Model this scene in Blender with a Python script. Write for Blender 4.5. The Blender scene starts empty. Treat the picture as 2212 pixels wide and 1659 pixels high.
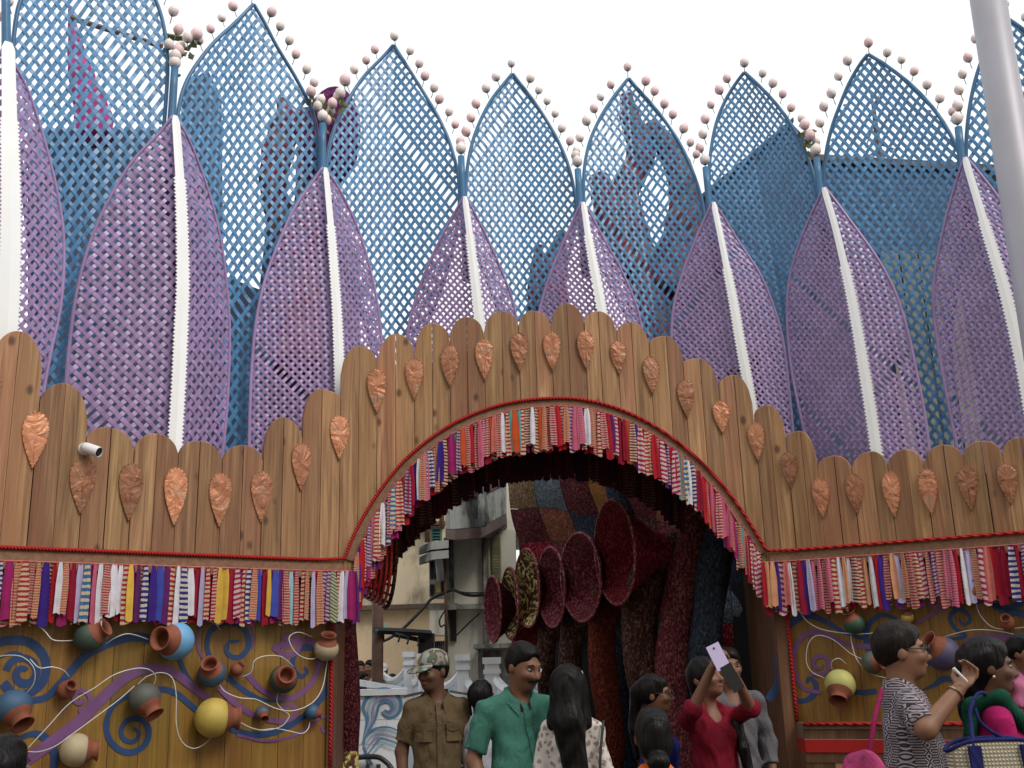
import bpy, bmesh, math, random
import numpy as np
from mathutils import Vector, Matrix
random.seed(11); RNG = np.random.default_rng(5)
scene = bpy.context.scene
COL = scene.collection
rad = math.radians

# ------------------------------------------------------------------ camera
CW, CH, HFOV, PITCH, ROLL = 2212.0, 1659.0, 52.0, rad(15), rad(1.7)
CAM = np.array([0, 0, 1.6])
FPX = (CW / 2) / math.tan(rad(HFOV / 2))
_F = np.array([0, math.cos(PITCH), math.sin(PITCH)]); _u = np.array([0, -math.sin(PITCH), math.cos(PITCH)]); _r = np.array([1., 0, 0])
_R = _r * math.cos(ROLL) - _u * math.sin(ROLL); _U = _r * math.sin(ROLL) + _u * math.cos(ROLL)
cd = bpy.data.cameras.new('camera'); cam = bpy.data.objects.new('camera', cd); COL.objects.link(cam)
cd.sensor_fit = 'HORIZONTAL'; cd.angle = rad(HFOV); cd.clip_start = 0.05; cd.clip_end = 2000
m = Matrix.Identity(4)
for i, v in enumerate((_R, _U, -_F)):
    for j in range(3): m[j][i] = v[j]
m.translation = Vector(CAM); cam.matrix_world = m
scene.camera = cam

# ------------------------------------------------------------------ world, sun, exposure
SUN_EL, SUN_AZ = rad(46), rad(138)         # azimuth from +Y towards +X: soft light from the upper right, behind the viewer
w = bpy.data.worlds.new('World'); scene.world = w; w.use_nodes = True
nt = w.node_tree; nt.nodes.clear()
out = nt.nodes.new('ShaderNodeOutputWorld'); bg = nt.nodes.new('ShaderNodeBackground')
sky = nt.nodes.new('ShaderNodeTexSky'); sky.sky_type = 'NISHITA'; sky.sun_disc = False
sky.sun_elevation = SUN_EL; sky.sun_rotation = SUN_AZ; sky.dust_density = 6; sky.air_density = 1.2
mixn = nt.nodes.new('ShaderNodeMix'); mixn.data_type = 'RGBA'; mixn.inputs[0].default_value = 0.88
mixn.inputs[7].default_value = (9.9, 10.1, 10.4, 1)      # even white overcast in front of the clear sky
nt.links.new(sky.outputs[0], mixn.inputs[6]); nt.links.new(mixn.outputs[2], bg.inputs[0])
bg.inputs[1].default_value = 0.12
nt.links.new(bg.outputs[0], out.inputs[0])
sl = bpy.data.lights.new('sun', 'SUN'); sl.energy = 1.5; sl.angle = rad(20); sl.color = (1, .965, .91)
so = bpy.data.objects.new('sun', sl); COL.objects.link(so)
sd = Vector((math.cos(SUN_EL) * math.sin(SUN_AZ), math.cos(SUN_EL) * math.cos(SUN_AZ), math.sin(SUN_EL)))
so.rotation_euler = sd.to_track_quat('Z', 'Y').to_euler(); so.location = sd * 60
vs = scene.view_settings
vs.view_transform = 'Standard'; vs.look = 'None'; vs.gamma = 1; vs.use_curve_mapping = False
vs.exposure = 0.05

# ------------------------------------------------------------------ geometry helpers
def rays(px, py):
    px = np.atleast_1d(np.asarray(px, float)); py = np.atleast_1d(np.asarray(py, float))
    return _F + np.outer((px - CW / 2) / FPX, _R) + np.outer((CH / 2 - py) / FPX, _U)
def at(px, py, Y):                       # the point a sight line reaches at distance Y into the street
    d = rays(px, py)[0]; return CAM + d * (Y / d[1])
def sp(x, w=.12): return np.logaddexp(0, np.asarray(x) / w) * w
def g(X):                                # plan of the gate: a shallow bow, wings turned towards the street
    X = np.asarray(X, float)
    return 8.12 + .0915 * X - .68 * sp(-(X + 1.31)) - .65 * sp(X - 1.97)
def surf(px, py, off=0.):
    d = rays(px, py); off = np.broadcast_to(np.asarray(off, float), (len(d),))
    lo = np.full(len(d), 2.); hi = np.full(len(d), 30.)
    for _ in range(44):
        mid = (lo + hi) / 2; P = CAM + d * mid[:, None]
        neg = P[:, 1] - g(P[:, 0]) - off < 0
        lo = np.where(neg, mid, lo); hi = np.where(neg, hi, mid)
    return CAM + d * ((lo + hi) / 2)[:, None]
def S(px, py, off=0.): return surf(px, py, off)[0]
def onwall(X, z, off=0.): return np.array([X, float(g(X)) + off, z])
def tang(X):
    v = np.array([.02, float(g(X + .01) - g(X - .01)), 0]); return v / np.linalg.norm(v)
def wnorm(X):                            # unit vector out of the wall, towards the street
    t = tang(X); return np.array([t[1], -t[0], 0])
def catmull(P, n=6):
    P = np.asarray(P, float); P = np.vstack([2 * P[0] - P[1], P, 2 * P[-1] - P[-2]]); o = []
    for i in range(1, len(P) - 2):
        for k in range(n):
            t = k / n; a, b, c, d = P[i - 1], P[i], P[i + 1], P[i + 2]
            o.append(.5 * (2 * b + (c - a) * t + (2 * a - 5 * b + 4 * c - d) * t * t + (3 * b - a - 3 * c + d) * t ** 3))
    o.append(P[-2]); return np.array(o)
def unit(v): v = np.asarray(v, float); return v / (np.linalg.norm(v) + 1e-12)

ORG = {}
def empty(name, loc, label=None, cat=None, group=None):
    o = bpy.data.objects.new(name, None); COL.objects.link(o); o.location = loc; ORG[o] = np.array(loc, float)
    o.empty_display_size = .1
    tag(o, label, cat, group); return o
def tag(o, label=None, cat=None, group=None, kind=None):
    if label: o['label'] = label
    if cat: o['category'] = cat
    if group: o['group'] = group
    if kind: o['kind'] = kind
    return o
def mesh(name, verts, faces, smooth=False, mid=None):
    me = bpy.data.meshes.new(name); me.from_pydata(np.asarray(verts).tolist(), [], [tuple(int(i) for i in f) for f in faces])
    if smooth: me.polygons.foreach_set('use_smooth', np.ones(len(me.polygons), bool))
    if mid is not None: me.polygons.foreach_set('material_index', np.asarray(mid, np.int32))
    me.update(); return me
def put(name, verts, faces, mat, parent=None, smooth=False, mid=None):
    verts = np.asarray(verts, float)
    org = ORG[parent] if parent is not None else np.array([*((verts.min(0) + verts.max(0)) / 2)[:2], verts[:, 2].min()])
    me = mesh(name, verts - org, faces, smooth, mid)
    for mm in (mat if isinstance(mat, (list, tuple)) else [mat]): me.materials.append(mm)
    o = bpy.data.objects.new(name, me); COL.objects.link(o); ORG[o] = org
    if parent is not None: o.parent = parent
    else: o.location = org
    return o
def inst(name, me, loc, parent, rot=None, scale=1., mat=None):
    o = bpy.data.objects.new(name, me); COL.objects.link(o)
    M3 = Matrix(np.asarray(rot).tolist()).to_4x4() if rot is not None else Matrix.Identity(4)
    sc = scale if hasattr(scale, '__len__') else (scale,) * 3
    o.matrix_local = Matrix.Translation(Vector(np.asarray(loc, float) - (ORG[parent] if parent is not None else 0))) @ M3 @ Matrix.Diagonal((*sc, 1))
    if parent is not None: o.parent = parent
    ORG[o] = np.asarray(loc, float)
    if mat is not None:
        o.material_slots[0].link = 'OBJECT'; o.material_slots[0].material = mat
    return o

class MB:
    def __init__(s): s.v = []; s.f = []; s.mi = []; s.m = 0
    def n(s): return len(s.v)
    def add(s, V, Fc):
        b = len(s.v); s.v.extend([tuple(map(float, p)) for p in V])
        s.f.extend([tuple(i + b for i in f) for f in Fc]); s.mi.extend([s.m] * len(Fc)); return s
    def hexa(s, c):                       # 8 corners: bottom ring 0-3, top ring 4-7
        return s.add(c, [(3, 2, 1, 0), (4, 5, 6, 7), (0, 1, 5, 4), (1, 2, 6, 5), (2, 3, 7, 6), (3, 0, 4, 7)])
    def box(s, lo, hi, rot=None, c=None):
        x0, y0, z0 = lo; x1, y1, z1 = hi
        P = np.array([(x0, y0, z0), (x1, y0, z0), (x1, y1, z0), (x0, y1, z0), (x0, y0, z1), (x1, y0, z1), (x1, y1, z1), (x0, y1, z1)], float)
        if rot is not None: P = P @ np.asarray(rot).T
        if c is not None: P = P + np.asarray(c)
        return s.hexa(P)
    def tube(s, P, r, n=8, cap=True, up=None):
        P = np.asarray(P, float); N = len(P); r = np.broadcast_to(np.asarray(r, float), (N,))
        T = np.gradient(P, axis=0); T /= np.linalg.norm(T, axis=1)[:, None] + 1e-12
        u = np.array([0, 0, 1.]) if abs(T[0][2]) < .9 else np.array([0, 1., 0])
        if up is not None: u = np.asarray(up, float)
        V = []; a = np.arange(n) * 2 * math.pi / n
        for i in range(N):
            x = np.cross(u, T[i]); x /= np.linalg.norm(x) + 1e-12; y = np.cross(T[i], x); u = y
            V.append(P[i] + r[i] * (np.outer(np.cos(a), x) + np.outer(np.sin(a), y)))
        V = np.vstack(V); Fc = [(i * n + j, i * n + (j + 1) % n, (i + 1) * n + (j + 1) % n, (i + 1) * n + j) for i in range(N - 1) for j in range(n)]
        if cap: Fc += [tuple(reversed(range(n))), tuple((N - 1) * n + j for j in range(n))]
        return s.add(V, Fc)
    def lathe(s, prof, c, axis, n=16, u=None):      # prof: (radius, height along axis)
        axis = unit(axis); x = np.cross(axis, (0, 0, 1)) if abs(axis[2]) < .95 else np.cross(axis, (0, 1, 0)); x = unit(x); y = np.cross(axis, x)
        a = np.arange(n) * 2 * math.pi / n; V = []
        for r, h in prof: V.append(np.asarray(c) + axis * h + r * (np.outer(np.cos(a), x) + np.outer(np.sin(a), y)))
        N = len(prof); V = np.vstack(V)
        Fc = [(i * n + j, i * n + (j + 1) % n, (i + 1) * n + (j + 1) % n, (i + 1) * n + j) for i in range(N - 1) for j in range(n)]
        return s.add(V, Fc)
    def prism(s, poly, vec):               # polygon (3D points) pushed along vec
        P = np.asarray(poly, float); n = len(P); V = np.vstack([P, P + np.asarray(vec)])
        return s.add(V, [tuple(range(n)), tuple(reversed(range(n, 2 * n)))] + [(i + n, (i + 1) % n + n, (i + 1) % n, i) for i in range(n)])
    def grid(s, G):                        # G: rows x cols x 3
        G = np.asarray(G); a, b = G.shape[:2]
        return s.add(G.reshape(-1, 3), [(i * b + j, i * b + j + 1, (i + 1) * b + j + 1, (i + 1) * b + j) for i in range(a - 1) for j in range(b - 1)])
    def put(s, name, mat, parent=None, smooth=False):
        return put(name, s.v, s.f, mat, parent, smooth, s.mi if isinstance(mat, (list, tuple)) else None)
    def mesh(s, name, mat, smooth=False):
        me = mesh(name, s.v, s.f, smooth, s.mi)
        for mm in (mat if isinstance(mat, (list, tuple)) else [mat]): me.materials.append(mm)
        return me

# ------------------------------------------------------------------ materials
class NT:
    def __init__(s, name):
        s.m = bpy.data.materials.new(name); s.m.use_nodes = True; s.t = s.m.node_tree; s.b = s.t.nodes['Principled BSDF']
    def n(s, ty, **k):
        x = s.t.nodes.new('ShaderNode' + ty)
        for a, b in k.items(): setattr(x, a, b)
        return x
    def l(s, a, b): s.t.links.new(a, b)
    def coord(s, scale=(1, 1, 1), kind='Object'):
        c = s.n('TexCoord'); mp = s.n('Mapping'); mp.inputs[3].default_value = scale; s.l(c.outputs[kind], mp.inputs[0]); return mp.outputs[0]
    def noise(s, co, sc, det=4, rough=.55, dist=0):
        x = s.n('TexNoise'); x.inputs['Scale'].default_value = sc; x.inputs['Detail'].default_value = det; x.inputs['Roughness'].default_value = rough
        x.inputs['Distortion'].default_value = dist; s.l(co, x.inputs['Vector']); return x.outputs['Fac']
    def ramp(s, f, stops, const=False):
        x = s.n('ValToRGB'); e = x.color_ramp.elements
        if const: x.color_ramp.interpolation = 'CONSTANT'
        while len(e) < len(stops): e.new(.5)
        for q, (p, c) in zip(e, stops): q.position = p; q.color = (*c, 1) if len(c) == 3 else c
        s.l(f, x.inputs[0]); return x.outputs[0]
    def mix(s, f, a, b, mode='MIX'):
        x = s.n('Mix'); x.data_type = 'RGBA'; x.blend_type = mode
        for v, i in ((f, 0), (a, 6), (b, 7)):
            if hasattr(v, 'links'): s.l(v, x.inputs[i])
            elif isinstance(v, (int, float)): x.inputs[i].default_value = v
            else: x.inputs[i].default_value = (*v, 1)
        return x.outputs[2]
    def math(s, op, a, b=0.):
        x = s.n('Math'); x.operation = op
        for v, i in ((a, 0), (b, 1)):
            if hasattr(v, 'links'): s.l(v, x.inputs[i])
            else: x.inputs[i].default_value = v
        return x.outputs[0]
    def rnd(s): return s.n('ObjectInfo').outputs['Random']
    def bump(s, h, st=.3, dist=.01):
        x = s.n('Bump'); x.inputs['Strength'].default_value = st; x.inputs['Distance'].default_value = dist; s.l(h, x.inputs['Height']); s.l(x.outputs[0], s.b.inputs['Normal'])
    def fin(s, col, rough=.6, metal=0, spec=.5):
        if hasattr(col, 'links'): s.l(col, s.b.inputs['Base Color'])
        else: s.b.inputs['Base Color'].default_value = (*col, 1)
        if hasattr(rough, 'links'): s.l(rough, s.b.inputs['Roughness'])
        else: s.b.inputs['Roughness'].default_value = rough
        s.b.inputs['Metallic'].default_value = metal; s.b.inputs['Specular IOR Level'].default_value = spec; return s.m
def mul(c, k): return tuple(min(1, x * k) for x in c)
def plain(name, c, rough=.6, var=.25, sc=6, metal=0, bump=.15, spec=.4, rv=.12, st=(1, 1, 1)):
    t = NT(name); co = t.coord(st); f = t.noise(co, sc, 5)
    col = t.ramp(f, [(.25, mul(c, 1 - var)), (.75, mul(c, 1 + var))])
    if rv:
        k = t.math('MULTIPLY_ADD', t.rnd(), 2 * rv); t.t.nodes[-1].inputs[2].default_value = 1 - rv
        hs = t.n('HueSaturation'); t.l(k, hs.inputs['Value']); t.l(col, hs.inputs['Color']); col = hs.outputs[0]
    if bump: t.bump(t.noise(co, sc * 6, 4), bump, .006)
    return t.fin(col, rough, metal, spec)
def wood(name, lo, hi, dark, knots=True, rough=.55, rv=.35, spec=.35):
    t = NT(name); c = t.n('TexCoord'); r = t.rnd()
    off = t.n('CombineXYZ'); t.l(t.math('MULTIPLY', r, 37.), off.inputs[0]); t.l(t.math('MULTIPLY', r, 91.), off.inputs[2])
    va = t.n('VectorMath'); t.l(c.outputs['Object'], va.inputs[0]); t.l(off.outputs[0], va.inputs[1])
    mp = t.n('Mapping'); mp.inputs[3].default_value = (14, 14, .55); t.l(va.outputs[0], mp.inputs[0])
    grain = t.noise(mp.outputs[0], 2.2, 7, .62, .6)
    mp2 = t.n('Mapping'); mp2.inputs[3].default_value = (3, 3, .35); t.l(va.outputs[0], mp2.inputs[0])
    broad = t.noise(mp2.outputs[0], 1.6, 3, .5, 1.2)
    col = t.ramp(grain, [(.34, lo), (.5, mul(tuple((a + b) / 2 for a, b in zip(lo, hi)), 1)), (.66, hi)])
    col = t.mix(t.ramp(broad, [(.38, (0, 0, 0)), (.75, (1, 1, 1))]), col, mul(dark, 1.25)) if True else col
    mp3 = t.n('Mapping'); mp3.inputs[3].default_value = (55, 55, 1.1); t.l(va.outputs[0], mp3.inputs[0]); fine = t.noise(mp3.outputs[0], 1.5, 3)
    col = t.mix(t.ramp(fine, [(.5, (0, 0, 0)), (.72, (.5, .5, .5))]), col, mul(dark, .6))
    if knots:
        mk = t.n('Mapping'); mk.inputs[3].default_value = (5.5, 5.5, 3.4); t.l(va.outputs[0], mk.inputs[0])
        vo = t.n('TexVoronoi'); vo.inputs['Scale'].default_value = 1.; t.l(mk.outputs[0], vo.inputs['Vector'])
        k = t.ramp(t.math('ADD', vo.outputs['Distance'], t.math('MULTIPLY', grain, .12)), [(.14, (1, 1, 1)), (.23, (0, 0, 0))])
        col = t.mix(t.math('MULTIPLY', k, .9), col, mul(dark, .35))
    hs = t.n('HueSaturation'); kk = t.math('MULTIPLY_ADD', r, 2 * rv); t.t.nodes[-1].inputs[2].default_value = 1 - rv
    t.l(kk, hs.inputs['Value']); t.l(col, hs.inputs['Color'])
    hu = t.math('MULTIPLY_ADD', t.math('FRACT', t.math('MULTIPLY', r, 17.3)), .018); t.t.nodes[-1].inputs[2].default_value = .491; t.l(hu, hs.inputs['Hue'])
    t.bump(grain, .25, .004)
    return t.fin(hs.outputs[0], rough, 0, spec)
def stripes(name, a, b, freq, duty=.5, wob=.012, diag=0.):
    t = NT(name); c = t.n('TexCoord'); xyz = t.n('SeparateXYZ'); t.l(c.outputs['Object'], xyz.inputs[0])
    nz = t.noise(c.outputs['Object'], 14, 2)
    z = t.math('ADD', xyz.outputs[2], t.math('MULTIPLY', nz, wob * 2)); z = t.math('ADD', z, t.math('MULTIPLY', xyz.outputs[0], diag))
    fr = t.math('FRACT', t.math('MULTIPLY', z, freq)); f = t.math('GREATER_THAN', fr, duty)
    return t.fin(t.mix(f, a, b), .85, 0, .15)
def yarn(name, cols, sc=88, bump=.9, rough=.95, big=.0):
    """tufted knit: short strands of several colours"""
    t = NT(name); co = t.coord((1, 1, .55)); vo = t.n('TexVoronoi'); vo.inputs['Scale'].default_value = sc; t.l(co, vo.inputs['Vector'])
    wn = t.n('TexWhiteNoise'); t.l(vo.outputs['Position'] if 'Position' in vo.outputs else vo.outputs['Color'], wn.inputs[0])
    n = len(cols); col = t.ramp(wn.outputs['Value'], [(i / n, c) for i, c in enumerate(cols)], True)
    f = t.noise(co, sc * .5, 3); col = t.mix(t.ramp(f, [(.35, (0, 0, 0)), (.7, (.6, .6, .6))]), col, mul(cols[0], .35))
    t.bump(t.math('SUBTRACT', 1., vo.outputs['Distance']), bump, .02)
    return t.fin(col, rough, 0, .1)
def stained(name, c, dirt, amt=.55, sc=1.2, lo=.64):
    t = NT(name); co = t.coord((1.6, 1.6, .45)); f = t.noise(co, sc, 6, .65, .5); f2 = t.noise(t.coord((1, 1, 1)), sc * 4, 5)
    k = t.ramp(t.math('MULTIPLY_ADD', f2, .35), [(0, (0, 0, 0)), (1, (1, 1, 1))])
    s2 = t.math('ADD', f, t.math('MULTIPLY', f2, .3)); k = t.ramp(s2, [(lo, (0, 0, 0)), (lo + .2, (amt, amt, amt))])
    t.bump(f2, .1, .01)
    return t.fin(t.mix(k, c, dirt), .85, 0, .2)
M = {}
M['plank'] = wood('gate_plank_wood', (.18, .085, .038), (.46, .265, .128), (.235, .108, .05), rv=.24)
M['brownwood'] = wood('brown_wood', (.10, .045, .022), (.2, .095, .045), (.07, .03, .016), knots=False, rv=.3)
M['yellowwood'] = wood('yellow_painted_wood', (.205, .11, .02), (.32, .178, .036), (.15, .075, .017), knots=False, rv=.14, rough=.45)
M['ledge'] = plain('ledge_board', (.18, .12, .08), .5, .35, 5)
M['redpaint'] = plain('red_paint', (.32, .014, .012), .4, .15, 4)
def copper():
    t = NT('hammered_copper'); co = t.coord((1, 1, 1)); r = t.rnd()
    f = t.noise(co, 9, 5, .6, .4); f2 = t.noise(co, 22, 3)
    col = t.ramp(f, [(.3, (.36, .135, .07)), (.55, (.54, .23, .115)), (.62, (.48, .24, .14)), (.75, (.3, .23, .19))])
    hs = t.n('HueSaturation'); k = t.math('MULTIPLY_ADD', r, .7); t.t.nodes[-1].inputs[2].default_value = .55
    t.l(k, hs.inputs['Value']); t.l(col, hs.inputs['Color']); t.bump(t.noise(co, 7, 3, .5, 1.5), .55, .03)
    return t.fin(hs.outputs[0], .45, .35, .5)
M['copper'] = copper()
M['stud'] = plain('brass_studs', (.45, .33, .2), .3, .2, 20, metal=.8)
def rope():
    t = NT('red_rope'); co = t.coord(); wv = t.n('TexWave'); wv.bands_direction = 'DIAGONAL'; wv.inputs['Scale'].default_value = 22; wv.inputs['Distortion'].default_value = .6; t.l(co, wv.inputs[0])
    t.bump(wv.outputs['Fac'], .8, .01); return t.fin(t.ramp(wv.outputs['Fac'], [(.2, (.28, .012, .012)), (.7, (.52, .03, .025))]), .7, 0, .2)
M['rope'] = rope()
M['band'] = plain('jute_band', (.24, .13, .08), .9, .3, 30)
M['blue'] = plain('blue_cane', (.08, .24, .45), .38, .16, 5, spec=.5, rv=.12, bump=.05)
M['bluepost'] = plain('blue_paint', (.05, .16, .30), .35, .12, 4, bump=.03)
M['purple'] = plain('purple_cane', (.33, .215, .42), .32, .15, 5, spec=.6, rv=.12, bump=.05)
M['spine'] = plain('polished_white_sheet', (.93, .94, .94), .25, .03, 3, metal=.12, bump=.02, rv=0)
M['bud'] = plain('cream_bud', (.84, .74, .70), .6, .2, 10, rv=.1); M['bud_pink'] = plain('pink_bud', (.84, .60, .60), .6, .2, 10, rv=.1)
M['bud_base'] = plain('bud_base', (.25, .3, .22), .7)
M['grey'] = plain('galvanised_steel', (.40, .39, .43), .5, .1, 3, metal=.25, bump=.1, rv=0)
M['white'] = plain('white_plastic', (.75, .75, .75), .35, .05, 4, bump=0, rv=0)
M['black'] = plain('black_plastic', (.02, .02, .022), .4, .2, 4, bump=0)
M['wire'] = plain('white_wire', (.62, .62, .6), .4, .1, 4, bump=0)
M['terra'] = plain('terracotta', (.22, .068, .036), .8, .3, 9, bump=.3)
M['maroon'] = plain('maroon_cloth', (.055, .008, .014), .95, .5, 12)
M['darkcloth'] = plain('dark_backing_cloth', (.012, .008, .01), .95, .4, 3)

# ------------------------------------------------------------------ ground
gm = NT('worn_paving'); gco = gm.coord(); gf = gm.noise(gco, 1.3, 7); gm.bump(gm.noise(gco, 40, 4), .3, .01)
M['ground'] = gm.fin(gm.ramp(gf, [(.3, (.055, .05, .045)), (.7, (.12, .11, .10))]), .85)
tag(put('ground', [(-400, -400, 0), (400, -400, 0), (400, 400, 0), (-400, 400, 0)], [(0, 1, 2, 3)], M['ground']), 'grey worn paving of the street', kind='structure')

# ------------------------------------------------------------------ the plank gate wall
ZR = 1.6 + .798                                   # height of the straight rope runs
ARCH_PX = [(746, 1207), (757, 1175), (775, 1136), (800, 1092), (832, 1045), (872, 997), (920, 955), (975, 918), (1035, 890), (1100, 871), (1170, 862), (1240, 862), (1305, 874), (1370, 898), (1432, 933), (1488, 975), (1540, 1025), (1585, 1080), (1622, 1135), (1656, 1190)]
AP = surf([p[0] for p in ARCH_PX], [p[1] for p in ARCH_PX], -.01)
RX, RZ = catmull(AP[:, [0, 2]], 5).T              # rope arch in wall coordinates
mid_x, mid_z = (RX[0] + RX[-1]) / 2, ZR
OX, OZ = [], []                                   # opening edge: rope arch moved inwards
for i in range(len(RX)):
    t_ = np.array([RX[min(i + 1, len(RX) - 1)] - RX[max(i - 1, 0)], RZ[min(i + 1, len(RX) - 1)] - RZ[max(i - 1, 0)]]); t_ /= np.linalg.norm(t_)
    OX.append(RX[i] + t_[1] * .085); OZ.append(RZ[i] - t_[0] * .085)
OX, OZ = np.array(OX), np.array(OZ)
OXL, OXR = OX.min(), OX.max()
def bottom(X):
    return np.where((X > OX[0]) & (X < OX[-1]), np.interp(X, OX, OZ), ZR - .13)

gate = empty('plank_gate', onwall(.3, 0), 'brown plank gate wall with scalloped top, copper teardrops and wide arch', 'gate')
PEAK = [(-58, 640), (44, 715), (143, 828), (241, 923), (341, 937), (433, 951), (527, 961), (614, 902), (696, 840), (776, 747), (855, 720), (933, 697), (1008, 684), (1083, 671), (1154, 671), (1224, 655), (1292, 671), (1363, 695), (1439, 726), (1511, 774), (1585, 810), (1658, 874), (1728, 931), (1801, 983), (1880, 975), (1955, 970), (2037, 960), (2119, 952), (2204, 944), (2290, 938), (2378, 932), (2468, 926), (2560, 920)]
VAL = [(-110, 760), (-12, 760), (86, 865), (188, 944), (290, 971), (386, 981), (481, 995), (569, 995), (654, 947), (736, 858), (815, 780), (895, 759), (971, 728), (1045, 718), (1120, 701), (1190, 701), (1262, 694), (1332, 715), (1402, 739), (1475, 775), (1552, 833), (1628, 896), (1697, 941), (1765, 1009), (1839, 1012), (1917, 1005), (1996, 1002), (2080, 988), (2165, 978), (2248, 972), (2334, 968), (2422, 963), (2514, 957), (2608, 951)]
PK = surf(*np.array(PEAK).T); VL = surf(*np.array(VAL).T)
def plank_mesh(x0, x1, zt, zs, peak_right, off=0., th=.035, zb=None):
    """one board: half an ogive on top, its foot cut by the arch"""
    n = 7; gap = .0014; a, b = x0 + gap, x1 - gap
    top = []
    for i in range(n + 1):
        q = i / n; top.append((a + (b - a) * q, zs + (zt - zs) * (1 - (1 - q) ** 2.1) ** .62) if peak_right else (a + (b - a) * q, zs + (zt - zs) * (1 - q ** 2.1) ** .62))
    xs = np.linspace(b, a, 6); bot = [(x, float(bottom(x)) if zb is None else zb) for x in xs]
    poly = top + bot
    X0, Y0 = (a + b) / 2, float(g((a + b) / 2)); t = tang(X0); sc = 1 / max(.2, t[0])
    P = [np.array([x, Y0 + (x - X0) * t[1] / t[0] + off, z]) for x, z in poly]
    nrm = wnorm(X0); mb = MB(); e = .006                      # a small chamfer on the face
    c = np.mean(P, axis=0); n_ = len(P)
    F0 = [p - (p - c) / np.linalg.norm(p - c) * e for p in P]
    V = np.vstack([F0, np.array(P) - nrm * e, np.array(P) - nrm * th])
    Fc = [tuple(reversed(range(n_)))]
    for k in (0, 1): Fc += [(k * n_ + i, k * n_ + (i + 1) % n_, (k + 1) * n_ + (i + 1) % n_, (k + 1) * n_ + i) for i in range(n_)]
    return V, Fc
for i in range(len(PEAK)):
    xl, xr, xc = VL[i][0], VL[i + 1][0], PK[i][0]; zt = PK[i][2]
    lim = zt - .03
    zl, zr_ = min(VL[i][2], lim), min(VL[i + 1][2], lim)
    for (a, b, zs, pr) in ((xl, xc, zl, True), (xc, xr, zr_, False)):
        d = random.uniform(-.004, .006)
        s_ = max(zs, zt - .24)
        V, Fc = plank_mesh(a, b, zt + random.uniform(-.004, .004), s_, pr, d)
        put('plank', V, Fc, M['plank'], gate)

# copper teardrops with studs, nailed over the joints
TEAR = [(-20, 800, 900, 50), (72, 888, 1015, 58), (178, 990, 1112, 56), (282, 1000, 1128, 52), (383, 1010, 1138, 50), (478, 1022, 1140, 48), (568, 1018, 1130, 46), (658, 958, 1062, 42), (736, 898, 995, 42), (816, 797, 893, 41), (895, 773, 865, 39), (972, 745, 838, 39), (1047, 733, 824, 39), (1121, 718, 804, 38), (1190, 717, 803, 37), (1265, 714, 800, 36), (1336, 737, 810, 34), (1407, 770, 854, 35), (1485, 820, 904, 36), (1557, 865, 938, 36), (1637, 912, 998, 36), (1703, 975, 1056, 36), (1772, 1033, 1120, 37), (1848, 1022, 1112, 38), (1925, 1018, 1120, 39), (2003, 1012, 1115, 41), (2087, 1005, 1105, 43), (2172, 1000, 1092, 44)]
for (x, y0, y1, wd) in TEAR:
    A, B, E_ = S(x, y0, -.012), S(x, y1, -.012), S(x + wd / 2, (y0 + y1) / 2, -.012)
    t = tang(A[0]); nrm = wnorm(A[0]); hw = np.linalg.norm(E_ - S(x, (y0 + y1) / 2, -.012)); h = A[2] - B[2]; X0 = A[0]
    if abs(X0) < 3.6:
        j = int(np.argmin(abs(VL[:, 0] - X0)))
        if abs(VL[j][0] - X0) < .12: X0 = VL[j][0]
    c0 = onwall(X0, A[2], -.018) ; n = 26; pts = []
    for k in range(n):
        a = 2 * math.pi * k / n; q = (1 - math.cos(a)) / 2           # 0 top .. 1 tip
        wq = 2.72 * q ** .5 * max(0, 1 - q) ** 1.12
        pts.append((math.copysign(max(wq, 0), math.sin(a)) * hw, -q * h))
    mb = MB(); rim = [c0 + t * u_ + np.array([0, 0, v_]) for u_, v_ in pts]
    inn = [c0 + t * u_ * .55 + np.array([0, 0, -h * .42 + (v_ + h * .42) * .55]) + nrm * (.004 + random.uniform(-.002, .003)) for u_, v_ in pts]
    cen = c0 + np.array([0, 0, -h * .42]) + nrm * .005
    mb.add(rim + inn + [cen], [(i, (i + 1) % n, n + (i + 1) % n, n + i) for i in range(n)] + [(n + i, n + (i + 1) % n, 2 * n) for i in range(n)])
    mb.add(np.array(rim) - nrm * .016, []); b = 2 * n + 1
    mb.f += [(b + i, b + (i + 1) % n, (i + 1) % n, i) for i in range(n)]; mb.mi += [0] * n
    pl = mb.put('copper_plate', M['copper'], gate)
    sb = MB()
    for k in range(n):
        u_, v_ = pts[k]; p = c0 + t * u_ * .97 + np.array([0, 0, -h * .42 + (v_ + h * .42) * .97]) + nrm * .002; r_ = .0055
        sb.add([p + t * r_, p + np.array([0, 0, r_]), p - t * r_, p - np.array([0, 0, r_]), p + nrm * .006], [(0, 1, 4), (1, 2, 4), (2, 3, 4), (3, 0, 4)])
    tag(sb.put('studs', M['stud'], pl), kind='stuff')

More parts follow.
